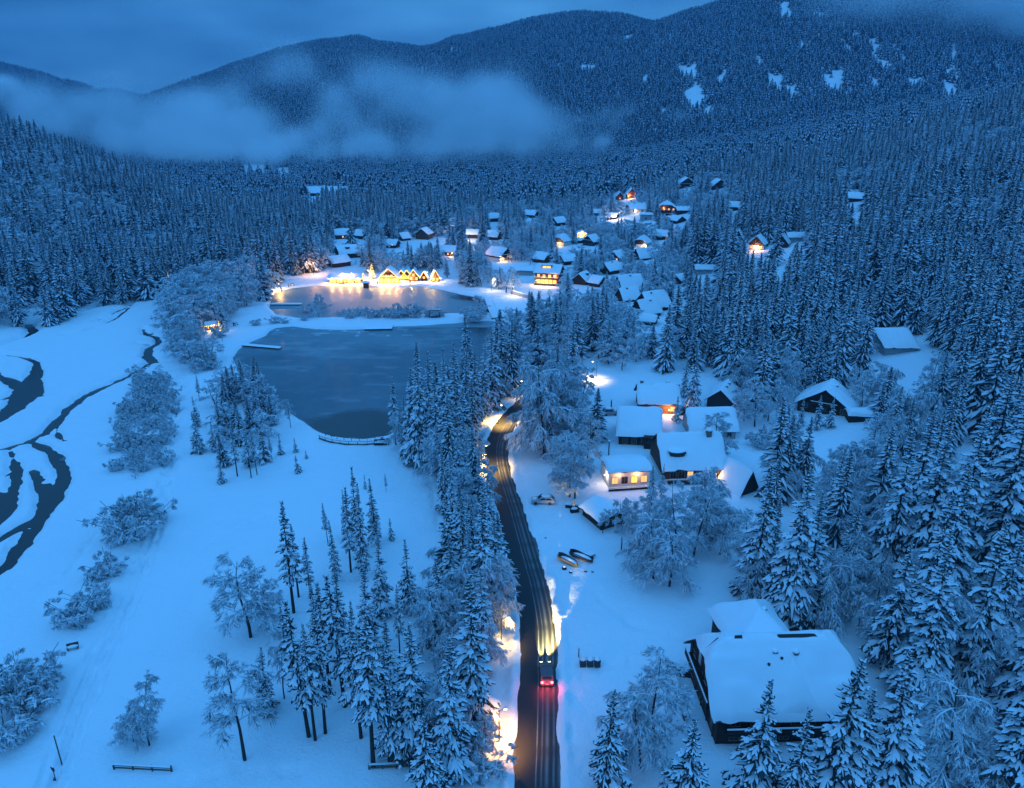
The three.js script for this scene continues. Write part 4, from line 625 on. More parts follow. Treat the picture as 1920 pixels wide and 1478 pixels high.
house({ r: [845, 462], L: 8, span: 7, h: 2.8, rise: 2.4, yaw: -24, snow: .5, label: 'cabin with lit end windows below the pink-white lane lamp', windows: [['r', 2, .9, .9, 1.1, 'LD'], ['f', 3, .9, .9, 1.1, '-D']], lamps: [[3, 2.2, 4.2, 80, WARM]], open: .2 });
house({ r: [1048, 408], L: 9, span: 8, h: 2.8, rise: 2.8, yaw: 36, snow: .5, label: 'cabin at the forest edge uphill of the bright yellow-lit house', windows: [['l', 2, .8, .9, 1.1, 'D-']], open: .3 });
house({ r: [1240, 432], L: 8, span: 7, h: 2.6, rise: 2.6, yaw: -30, snow: .5, label: 'cabin beneath the retaining wall of the village yard', windows: [['r', 2, .8, .9, 1.1, '-D']], lamps: [[4.6, 2, -2, 60, WARM]], open: .3 });
// the lit lodge by the upper lake, with lamps added before the fronts for glow
house({ r: [730, 502], L: 9, span: 9, h: 2.8, rise: 4, yaw: -88, snow: .35, wall: M.brown, mark: 'the lit lodge', name: 'lodge', category: 'lodge', label: 'gabled lodge outlined all over in yellow lights on the lake shore', strings: 'rw', windows: [['r', 5, .4, 1.2, 1.8, 'LLLLL', .94], ['r', 2, 3, 1.1, 1.2, 'LL', .4]], balconies: [['r', 2.6, .8, .8]], lamps: [[6, 2.4, 3.4, 320, WARM], [6, 2.4, -3.4, 320, WARM], [6.2, 2.2, 0, 240, GOLD]], open: 0, openY: 3 });
house({ r: [754, 505], L: 6, span: 3.6, h: 2.6, rise: 2.2, yaw: -90, snow: .3, wall: M.brown, name: 'market_hut', category: 'hut', label: 'first small hut next to the lit lodge, roof traced in lights', strings: 'rw', windows: [['r', 2, .6, 1, 1.3, 'LL']], lamps: [[4, 2, 0, 130, GOLD]], open: 0, group: 'light-trimmed huts in a row by the lodge' });
house({ r: [764, 505], L: 6, span: 3.6, h: 2.6, rise: 2.2, yaw: -90, snow: .3, wall: M.brown, name: 'market_hut', category: 'hut', label: 'middle hut of the light-trimmed row beside the lodge', strings: 'rw', windows: [['r', 2, .6, 1, 1.3, 'LL']], open: 0, group: 'light-trimmed huts in a row by the lodge' });
house({ r: [776, 504], L: 6.5, span: 4.6, h: 2.6, rise: 3, yaw: -88, snow: .3, wall: M.brown, name: 'market_hut', category: 'hut', label: 'sharp-gabled hut with dark timber and lights at the row end', strings: 'r', windows: [['r', 2, .8, 1, 1.2, 'DL'], ['r', 1, 2.9, .9, .9, 'L']], lamps: [[4.2, 2, 1, 110, GOLD]], open: 0, group: 'light-trimmed huts in a row by the lodge' });
house({ r: [795, 509], L: 3, span: 2.6, h: 2.4, rise: 2, yaw: -90, snow: .3, wall: M.brown, name: 'market_hut', category: 'hut', label: 'tiny lone hut traced in lights between two slim spruces', strings: 'r', windows: [['r', 1, 1.2, 1, 1, 'L']], open: 0 });
house({ r: [815, 506], L: 3.6, span: 3.6, h: 2, rise: 3.4, yaw: -78, snow: .2, wall: M.brown, name: 'market_hut', category: 'hut', label: 'pointed hut with white light on its terrace, last along the shore', strings: 'r', windows: [['r', 2, .5, .9, 1.2, 'LL']], lamps: [[3, 1.8, 1.4, 160, GOLD], [2, 1.6, -2.6, 60, COOL, M.white]], open: 0 });
house({ r: [648, 514], L: 15, span: 6, h: 2.4, rise: 1.5, yaw: 2, snow: .35, wall: M.brown, mark: 'the long lit pavilion', name: 'pavilion', category: 'pavilion', label: 'long low pavilion with a glowing open front beside the lodge', strings: 'fr', windows: [['f', 9, .5, 1.2, 1.3, 'LLDLL', .96]], lamps: [[-6, 2, 4.4, 190, WARM], [-2, 2, 4.4, 200, WARM], [2.4, 2, 4.4, 200, WARM], [6.4, 2, 4.4, 190, WARM], [-1, 4.6, 1.8, 36, GOLD], [3, 4.5, 1.8, 30, GOLD]], open: 0, openY: 3 });
house({ r: [686, 528], L: 2.4, span: 2.2, h: 1.8, rise: .4, yaw: 4, snow: .3, wall: M.brown, name: 'kiosk', category: 'kiosk', label: 'small plank kiosk at the very edge of the upper lake', open: 0 });
house({ r: [396, 604], L: 3.4, span: 2.8, h: 2.1, rise: .8, yaw: 20, snow: .3, wall: M.brown, mark: 'the little lit kiosk', name: 'kiosk', category: 'kiosk', label: 'little kiosk strung with lights beside the lone dark spruce', strings: 'fr', lamps: [[.6, 1.8, 2.4, 70, GOLD]], windows: [['f', 2, .9, .9, .8, 'LD']], open: .02 });

// ---------------------------------------------------------------- bridges, docks, walls, fences
function at(px, py) { const p = ground(px, py, groundH); return new THREE.Vector3(...p); }
function dock(name, a, b, w, y, label, cat = 'jetty') {
  const A = onPlane(...a, y), B = onPlane(...b, y), dx = B[0] - A[0], dz = B[1] - A[1], len = Math.hypot(dx, dz), g = thing(name, label, cat, [(A[0] + B[0]) / 2, y, (A[1] + B[1]) / 2], Math.atan2(-dz, dx));
  const n = Math.max(4, Math.round(len / 1.2)), parts = []; for (let i = 0; i < n; i++) parts.push(box(len / n - .06, .1, w, -len / 2 + (i + .5) * len / n, -.06, 0));
  part('deck', [...parts, box(len, .22, .12, 0, -.22, w / 2 - .1), box(len, .22, .12, 0, -.22, -w / 2 + .1)], M.deck, g);
  for (let i = 0; i < 4; i++) for (const s of [-1, 1]) part('post', cyl(.11, .11, 1.3, -len / 2 + .3 + i * (len - .6) / 3, -1.4, s * (w / 2 - .14)), M.deck, g);
  const m = new MB(), nu = 24, nv = 6, id = []; for (let i = 0; i <= nu; i++) for (let j = 0; j <= nv; j++) { const u = i / nu * 2 - 1, v = j / nv * 2 - 1; id.push(m.v(u * len / 2, .02 + .28 * Math.sqrt(Math.max(0, (1 - u ** 20) * (1 - v ** 8))) + .03 * noise(u * len, v), v * w / 2)); if (i && j) { const q = i * (nv + 1) + j; m.q(id[q], id[q - nv - 2], id[q - 1], id[q - 1]); m.q(id[q], id[q - nv - 1], id[q - nv - 2], id[q - nv - 2]); } }
  part('snow_cover', m.geo(), M.roofSnow, g); return g;
}
dock('jetty', [454, 646], [526, 652], 2, LAKE + .5, 'narrow snowy jetty at the outer end of the near lake');
dock('jetty', [507, 570], [566, 570], 2, LAKE + .5, 'straight snowy jetty on the upper lake beside the round bush');
dock('bathing_platform', [684, 614], [736, 613], 5.5, LAKE + .55, 'broad snowy bathing platform on the peninsula shore', 'platform');
dock('footbridge', [913, 556], [929, 596], 3, .35, 'white snowy footbridge across the narrow end of the upper lake', 'bridge');
{ // the curved boardwalk at the lake's outlet
  const c = new THREE.CatmullRomCurve3([[603, 820], [625, 827], [655, 831], [690, 831], [728, 825]].map(([x, y]) => { const p = onPlane(x, y, .2); return new THREE.Vector3(p[0], 0, p[1]); })), n = 26, pts = c.getSpacedPoints(n), g = thing('boardwalk', 'curved boardwalk with dark rails along the near lake outlet', 'boardwalk', [0, .25, 0]), deck = [], snow = [], rails = [[], []];
  for (let i = 0; i < n; i++) { const a = pts[i], b = pts[i + 1], d = b.clone().sub(a), ry = Math.atan2(-d.z, d.x), m = a.clone().add(b).multiplyScalar(.5), len = d.length(), nx = -d.z / len, nz = d.x / len; deck.push(box(len + .02, .16, 2, m.x, 0, m.z, ry)); snow.push(box(len + .03, .2, 1.5, m.x, .16, m.z, ry)); [-1, 1].forEach((s, k) => { const ox = m.x + nx * s * 1, oz = m.z + nz * s * 1; rails[k].push(box(len + .04, .09, .08, ox, .8, oz, ry)); if (i % 3 === 0) rails[k].push(box(.1, .9, .1, ox, .4, oz, ry)); }); }
  part('deck', deck, M.deck, g); part('snow_cover', snow, M.roofSnow, g); rails.forEach((r) => part('rail', r, M.deck, g)); landmarks.push(['the curved boardwalk', pts[13].x, pts[13].z]);
}
{ const p = at(716, 832), g = thing('sluice', 'dark sluice box at the end of the curved boardwalk', 'sluice', [p.x, .1, p.z], .1); part('basin', [box(3.4, .9, .2, 0, .2, 1), box(3.4, .9, .2, 0, .2, -1), box(.2, .9, 2.2, 1.7, .2, 0), box(.2, .9, 2.2, -1.7, .2, 0), box(3.2, .1, 1.9, 0, -.1, 0)], M.board, g); part('gate', box(.7, 1.3, .2, 0, .5, -1.05), M.grey, g); part('snow_cap', box(3.4, .14, .3, 0, .72, 1), M.roofSnow, g); }
{ // the road bridge at the head of the river
  const p = at(312, 541), g = thing('road_bridge', 'road bridge with dark abutment across the head of the river', 'bridge', [p.x, 0, p.z], .05); part('deck', box(17, .6, 5, 0, 2, 0), M.grey, g); part('abutment', [box(17, 2.4, .4, 0, .6, 2.2), box(1, 2.6, 5, -8, .6, 0), box(1, 2.6, 5, 8, .6, 0)], M.board, g); for (const s of [-1, 1]) part('railing', [box(17, .1, .08, 0, 3.3, s * 2.4), ...[-8, -4, 0, 4, 8].map((x) => box(.1, 1, .1, x, 2.8, s * 2.4))], M.metal, g); part('snow_cover', box(16.6, .25, 4.4, 0, 2.4, 0), M.roofSnow, g); landmarks.push(['the river bridge', p.x, p.z]);
}
function wallBetween(a, b, hgt, label, name = 'garden_wall', mat = M.grey) { const A = at(...a), B = at(...b), d = B.clone().sub(A), len = Math.hypot(d.x, d.z), g = thing(name, label, 'wall', [(A.x + B.x) / 2, Math.min(A.y, B.y), (A.z + B.z) / 2], Math.atan2(-d.z, d.x)); part('masonry', box(len, hgt + .6, .4, 0, hgt / 2 - .3, 0), mat, g); part('snow_cap', box(len + .1, .3, .6, 0, hgt + .14, 0), M.roofSnow, g); return g; }
wallBetween([958, 551], [1000, 563], 1.6, 'retaining wall with a lit snowy foot below the hotel terrace');
wallBetween([1172, 416], [1208, 424], 1.8, 'low retaining wall curving under the village yard');
wallBetween([1208, 424], [1222, 420], 1.8, 'short end of the retaining wall beside the pale garage');
wallBetween([1060, 952], [1098, 955], .8, 'low wall from the snowy fountain to the carport', 'garden_wall', M.board);
wallBetween([1250, 1262], [1305, 1272], 1.7, 'dark wall of the ramp in front of the guesthouse', 'ramp_wall', M.board);
wallBetween([1262, 1278], [1285, 1352], .9, 'thin dark parapet running down from the guesthouse ramp', 'ramp_wall', M.board);
function fence(a, b, posts, label) { const A = at(...a), B = at(...b), d = B.clone().sub(A), len = d.length(), g = thing('rail_fence', label, 'fence', A.toArray(), Math.atan2(-d.z, d.x)); const up = (B.y - A.y) / len; for (let i = 0; i < posts; i++) { const x = i / (posts - 1) * len; part('post', box(.16, 1.2, .16, x, .3 + up * x, 0), M.deck, g); } part('rail', box(len, .16, .12, len / 2, .75 + up * len / 2, .1), M.deck, g); part('rail', box(len, .14, .1, len / 2, .35 + up * len / 2, .1), M.deck, g); part('snow_cap', box(len, .1, .22, len / 2, .9 + up * len / 2, .1), M.roofSnow, g); }
fence([214, 1443], [322, 1447], 4, 'snowy rail fence below the two dark trees on the meadow');
fence([692, 1443], [768, 1439], 4, 'snowy rail fence behind the tall pine trunks');
// a gazebo, a frame and posts
{ const p = at(815, 596), g = thing('viewing_frame', 'dark wooden viewing frame on the peninsula', 'frame', p.toArray(), .1); part('post', box(.35, 3, .35, -2, 1.4, 0), M.deck, g); part('post', box(.35, 3, .35, 2, 1.4, 0), M.deck, g); part('beam', box(5, .4, .6, 0, 3, 0), M.deck, g); part('snow_cap', box(5, .35, .7, 0, 3.35, 0), M.roofSnow, g); part('bench', box(3, .4, .5, 0, .3, 0), M.deck, g); }
function bench(px, py, turn, label) { const p = at(px, py), g = thing('bench', label, 'bench', p.toArray(), turn); part('seat', box(1.6, .08, .5, 0, .45, 0), M.deck, g); part('backrest', box(1.6, .45, .07, 0, .8, -.25), M.deck, g); for (const s of [-1, 1]) part('leg', box(.1, .6, .45, s * .65, .2, 0), M.metal, g); part('snow_cap', new THREE.SphereGeometry(1, 12, 6, 0, 7, 0, 1.57).scale(.78, .3, .3).translate(0, .49, .02), M.roofSnow, g); }
bench(137, 1218, .4, 'bench beside the meadow track near the round shrubs'); bench(548, 536, .2, 'bench on the promenade beside the shore lamp'); bench(443, 610, 1.2, 'bench on the path beside the little kiosk');
function pole(px, py, hgt, label, name = 'pole', cat = 'pole', r = .07) { const p = at(px, py), g = thing(name, label, cat, p.toArray()); part('shaft', cyl(r * 1.2, r, hgt, 0, -.2, 0), M.deck, g); part('snow_cap', new THREE.SphereGeometry(r * 2.1, 8, 5).translate(0, hgt - .15, 0), M.roofSnow, g); return g; }
pole(116, 1434, 5, 'tall thin marker pole standing in the meadow track'); pole(1141, 858, 4.4, 'dark slim pole in front of the chalet with the glazed porch', 'pole', 'pole', .13); pole(1085, 1232, 1.8, 'short stake beside the waste bins'); pole(417, 640, 2, 'short post on the path between kiosk and lake'); pole(1146, 765, 2.6, 'chimney-like post by the snowed-in van', 'pole', 'pole', .16);
{ const p = at(104, 1462), g = thing('sign', 'round-topped sign on a short post beside the meadow track', 'sign', p.toArray(), -.5); part('post', cyl(.05, .05, 1.6, 0, -.2, 0), M.metal, g); part('plate', new THREE.CylinderGeometry(.4, .4, .05, 20).rotateX(Math.PI / 2).translate(0, 1.7, 0), M.board, g); part('base', box(.5, .5, .4, 0, .1, .25), M.deck, g); part('snow_cap', box(.5, .12, .14, 0, 2.1, 0), M.roofSnow, g); }
{ const p = at(1076, 958), g = thing('fountain', 'small snow-capped fountain post by the yard wall', 'fountain', p.toArray(), .2); part('trough', [box(1.7, .7, .9, 0, .3, .4), box(1.5, .2, .7, 0, .62, .4)], M.board, g); part('column', [box(.5, 1.7, .5, 0, .8, -.3), new THREE.SphereGeometry(.28, 10, 8).translate(0, 1.95, -.3)], M.grey, g); part('snow_cap', new THREE.SphereGeometry(.6, 10, 6, 0, 7, 0, 1.57).scale(1.3, .5, .7).translate(0, .68, .4), M.roofSnow, g); }
{ const p = at(1106, 1248), names = ['first', 'middle', 'last']; for (let k = 0; k < 3; k++) { const g = thing('waste_bin', names[k] + ' of three dark waste bins in the snow beside the road', 'bin', [p.x + (k - 1) * 1.05, p.y, p.z], .06, 'waste bins'); part('body', box(.85, 1.1, .8, 0, .5, 0), M.metal, g); part('lid', box(.9, .08, .86, 0, 1.08, 0), M.board, g); part('snow_cap', new THREE.SphereGeometry(.5, 12, 6, 0, 7, 0, 1.57).scale(.95, .8, .9).translate(0, 1.1, 0), M.roofSnow, g); } landmarks.push(['the waste bins', p.x, p.z]); }
// snowed-in dinghies and things on the yard
function dinghy(px, py, turn, L, tip, label) { const p = at(px, py), g = thing('dinghy', label, 'boat', [p.x, p.y + .1, p.z], turn), m = new MB(), n = 12, rows = []; for (let i = 0; i <= n; i++) { const t = i / n, w = .85 * Math.sin(Math.PI * Math.pow(t, .62) * .93 + .12) ** .7, s = .75 + .35 * (1 - t) ** 2, row = []; for (let k = 0; k <= 8; k++) { const a = Math.PI * k / 8; row.push(m.v((t - .5) * L, s * (1 - Math.sin(a) * .95), Math.cos(a) * w)); } rows.push(row); if (i) for (let k = 0; k < 8; k++) m.q(rows[i - 1][k], rows[i][k], rows[i][k + 1], rows[i - 1][k + 1]); } part('hull', m.geo(), tip ? M.metal : M.deck, g); const gun = [-1, 1].map((s) => bar([-L / 2 + .3, .98, s * .5], [L * .46, .78, s * .62], .07)); part('gunwale', gun, M.board, g); part('thwart', [box(.3, .06, 1.3, 0, .62, 0), box(.3, .06, 1.1, L * .3, .62, 0)], M.deck, g); part('snow_cover', new THREE.SphereGeometry(1, 14, 6, 0, 7, 0, 1.57).scale(L * .4, .42, .6).translate(L * .06, .55, 0), M.roofSnow, g); }
dinghy(1064, 1056, -.75, 4.6, false, 'dark dinghy lying tipped in the snow of the yard'); dinghy(1089, 1049, -.62, 4.8, true, 'grey dinghy half filled with snow beside the dark one');
{ const p = at(1104, 1046), g = thing('sledge', 'snowy trailer board leaning beside the grey dinghy', 'trailer', p.toArray(), .5); part('bed', box(2, .14, 1.4, 0, .5, 0, 0, .12), M.deck, g); for (const s of [-1, 1]) part('wheel', new THREE.CylinderGeometry(.3, .3, .2, 14).rotateX(Math.PI / 2).translate(.2, .25, s * .75), M.board, g); part('snow_cover', box(1.8, .25, 1.2, 0, .68, 0, 0, .12), M.roofSnow, g); }
[[1058, 1067, .45, 'snow-capped boulder right below the dark dinghy'], [1070, 1074, .3, 'lone small stone poking from the snow below the dinghies'], [1098, 1072, .3, 'small dark stone beside a smaller one on the yard'], [1111, 1073, .22, 'smallest dark stone on the yard'], [1023, 1009, .18, 'tiny stone alone in the snow beside the road bend']].forEach(([x, y, s, label]) => { const p = at(x, y), g = thing('boulder', label, 'stone', p.toArray(), x), d = new THREE.IcosahedronGeometry(s, 1), a = d.attributes.position; for (let i = 0; i < a.count; i++) a.setY(i, a.getY(i) * .8 + s * .3); part('rock', d, M.board, g); part('snow_cap', new THREE.SphereGeometry(s * .8, 8, 5, 0, 7, 0, 1.5).translate(0, s * .4, 0), M.roofSnow, g); });

// ---------------------------------------------------------------- lamps
function streetLamp(px, py, hgt, arm, turn, cd, color, label, mat = M.bulb, globe = false) {
  const p = at(px, py), g = thing('street_lamp', label, 'street lamp', p.toArray(), turn, 'street lamps'); part('post', cyl(.1, .06, hgt, 0, -.3, 0), M.metal, g); part('arm', [bar([0, hgt - .35, 0], [arm, hgt, 0], .04), box(.5, .1, .22, arm, hgt + .03, 0)], M.metal, g); part('lamp_bulb', new THREE.SphereGeometry(.17, 10, 8).scale(1.3, .7, 1).translate(arm, hgt - .14, 0), mat, g); part('snow_cap', box(.55, .1, .24, arm, hgt + .13, 0), M.roofSnow, g);
  const q = new THREE.Vector3(arm, hgt - .14, 0).applyAxisAngle(new THREE.Vector3(0, 1, 0), turn).add(p); if (globe) { lampLight(color, cd, q.toArray(), 8); return; } const spot = new THREE.SpotLight(color, cd);      // a shaded head: most light goes down
  spot.position.set(q.x, q.y - .16, q.z); spot.target.position.set(q.x, q.y - 5, q.z); spot.angle = 1; spot.penumbra = .6; spot.castShadow = true; spot.shadow.radius = 8; scene.add(spot, spot.target); lampLight(color, Math.min(40, cd * .08), q.toArray(), 8);
}
streetLamp(934, 795, 5.2, .9, .4, 900, GOLD, 'street lamp with a visible pole at the outside of the road bend');
streetLamp(903, 876, 5.4, 1.1, .1, 900, GOLD, 'street lamp hidden behind spruces, lighting the bank of the bend');
streetLamp(936, 1390, 5.2, .8, .2, 330, WARM, 'street lamp glowing orange at the road edge before the spruces');
streetLamp(973, 746, 5.2, .8, -.4, 75, GOLD, 'street lamp shining through twigs where the road enters the trees');
streetLamp(1118, 712, 6, -1.4, .3, 420, C(1, .74, .4), 'street lamp with a tall pole lighting the lane among the trees');
streetLamp(960, 556, 4.5, .6, 0, 110, COOL, 'lamp beside the retaining wall of the hotel terrace', M.white, true); streetLamp(922, 545, 5, .5, 0, 100, COOL, 'lamp on the path between the hotel and the footbridge', M.white, true);
streetLamp(413, 545, 5.5, .6, .5, 420, GOLD, 'lamp glowing inside the thicket of frosted trees', M.bulb, true); streetLamp(522, 550, 4.5, .5, .2, 300, GOLD, 'lamp on the shore corner of the upper lake', M.bulb, true); streetLamp(588, 517, 6.5, .4, 0, 360, WARM, 'orange lamp beside a slim spruce behind the shore', M.bulb, true);
streetLamp(882, 487, 5, .4, 0, 260, WARM, 'orange lamp between spruces below the pillared cabin', M.bulb, true); streetLamp(862, 452, 5.5, .4, 0, 560, COOL, 'pink-white lamp glowing through rimed twigs on the lane', M.white, true); streetLamp(980, 452, 5, .4, 0, 120, GOLD, 'small far lamp among the frosted village trees', M.bulb, true); streetLamp(293, 538, 4, .4, 0, 150, COOL, 'lamp at the end of the river bridge', M.white, true); streetLamp(690, 524, 4.5, .4, 0, 300, GOLD, 'lamp on the plaza between pavilion and lodge', M.bulb, true); streetLamp(800, 527, 4.4, .4, 0, 160, GOLD, 'lamp on the shore before the tiny lone hut', M.bulb, true); streetLamp(1160, 412, 5, .4, 0, 160, COOL, 'white lamp over the village yard', M.white, true); streetLamp(940, 1205, 4.6, 1.1, .1, 110, GOLD, 'lamp beside the road near the leaning snowy spruce');

// ---------------------------------------------------------------- cars
function car(name, label, pos, turn, { body, len = 4.35, tall = 1.62, snow = true, lights = false }) {
  const g = thing(name, label, 'car', pos, turn), s = new THREE.Shape(), k = len / 4.35, hgt = tall / 1.55;
  [[-2.1, .35], [-2.14, .75], [-2.05, .95], [-1.95, 1.02], [-1.6, 1.48], [-1.2, 1.55], [.25, 1.55], [.85, 1.05], [1.85, .88], [2.12, .7], [2.15, .38]].forEach(([x, y], i) => s[i ? 'lineTo' : 'moveTo'](x * k, y * hgt)); s.closePath();
  const shell = new THREE.ExtrudeGeometry(s, { depth: 1.5, bevelEnabled: true, bevelSize: .09, bevelThickness: .13, bevelSegments: 3 }).translate(0, 0, -.75); part('body', shell, body, g);
  const w = (pts, z) => { const q = new THREE.Shape(); pts.forEach(([x, y], i) => q[i ? 'lineTo' : 'moveTo'](x * k, y * hgt)); q.closePath(); return new THREE.ExtrudeGeometry(q, { depth: .03, bevelEnabled: false }).translate(0, 0, z); };
  for (const z of [.875, -.905]) { part('side_window', [w([[-1.75, 1.06], [-1.42, 1.44], [-.62, 1.46], [-.62, 1.06]], z), w([[-.52, 1.06], [-.52, 1.46], [.2, 1.46], [.62, 1.06]], z)], M.glass, g); }
  part('windscreen', box(.85 * k, .03, 1.36, .59 * k, 1.4 * hgt, 0, 0, -.69), M.glass, g); part('rear_window', box(.58 * k, .03, 1.3, -1.85 * k, 1.28 * hgt, 0, 0, .92), M.glass, g);
  for (const x of [-1.32, 1.36]) for (const z of [-1, 1]) { const t = part('wheel', new THREE.CylinderGeometry(.33, .33, .24, 20).rotateX(Math.PI / 2).translate(x * k, .33, z * .8), M.board, g); part('rim', new THREE.CylinderGeometry(.2, .2, .26, 12).rotateX(Math.PI / 2).translate(x * k, .33, z * .8), M.metal, t); }
  for (const z of [-1, 1]) { part('headlight', box(.1, .17, .36, 2.18 * k, .68 * hgt, z * .6), lights ? M.headlight : M.glass, g); part('tail_light', box(.1, lights ? .34 : .2, lights ? .34 : .28, -2.2 * k, .88 * hgt, z * .68), lights ? M.tail : M.red, g); }
  for (const z of [-1, 1]) part('mirror', box(.14, .14, .2, .55 * k, 1.08 * hgt, z * .98), M.board, g);
  if (snow) part('snow_cover', [new THREE.SphereGeometry(1, 16, 6, 0, 7, 0, 1.57).scale(.95 * k, .2, .74).translate(-.55 * k, 1.62 * hgt, 0), new THREE.SphereGeometry(1, 12, 6, 0, 7, 0, 1.57).scale(.6, .12, .7).translate(1.45 * k, .98 * hgt, 0)], M.roofSnow, g);
  else if (lights) part('number_plate', box(.03, .12, .5, -2.25 * k, .62 * hgt, 0), M.pale, g);
  return g;
}
M.headlight = std('headlight', C(.4, .4, .3), .3, { emissive: C(1, .86, .5), emissiveIntensity: 20 }); M.tail = std('tail_light', C(.3, .02, .02), .4, { emissive: C(1, .1, .12), emissiveIntensity: 8 });
{ const p = at(1018, 943); car('estate_car', 'pale estate car parked alone in the snow beside the road', p.toArray(), Math.PI - .06, { body: std('silver_paint', C(.42, .43, .44), .35, { metalness: .2 }), len: 4.7, tall: 1.6 }); landmarks.push(['the parked estate car', p.x, p.z]); }
{ const p = at(1144, 778), g = car('van', 'van buried under a snow hood beside the chalet with the glazed porch', p.toArray(), .1, { body: std('grey_paint', C(.25, .27, .3), .4), len: 4.2, tall: 1.9 }); }
{ const a = onPlane(1024, 1264, .5), g = car('hatchback', 'moving car with red tail lights driving along the dark road', [a[0], baseH(a[0], a[1]) + .03, a[1]], Math.PI / 2 + .015, { body: std('dark_paint', C(.12, .1, .11), .35), len: 4.3, tall: 1.5, snow: false, lights: true });
  g.updateMatrixWorld(true); for (const z of [-1, 1]) { const p = g.localToWorld(new THREE.Vector3(2.3, .75, z * .6)), q = g.localToWorld(new THREE.Vector3(2.3 + 5, .75 - 5 * Math.tan(.19), z * .6 + .25)), l = new THREE.SpotLight(C(1, .82, .3), 3800); l.position.copy(p); l.target.position.copy(q); l.angle = .165; l.penumbra = .35; l.castShadow = true; l.shadow.radius = 5; scene.add(l, l.target); if (z > 0) { const k = new THREE.SpotLight(C(1, .72, .22), 7500); k.position.copy(p); k.target.position.copy(g.localToWorld(new THREE.Vector3(12, -.25, 2.35))); k.angle = .2; k.penumbra = .8; k.castShadow = true; k.shadow.radius = 5; scene.add(k, k.target); } const r = g.localToWorld(new THREE.Vector3(-2.4, .95, z * .65)); lampLight(C(1, .08, .1), 9, r.toArray(), 5); }  // k is an extra spot at the right headlight, added to brighten the verge
  landmarks.push(['the moving car', a[0], a[1]]); }

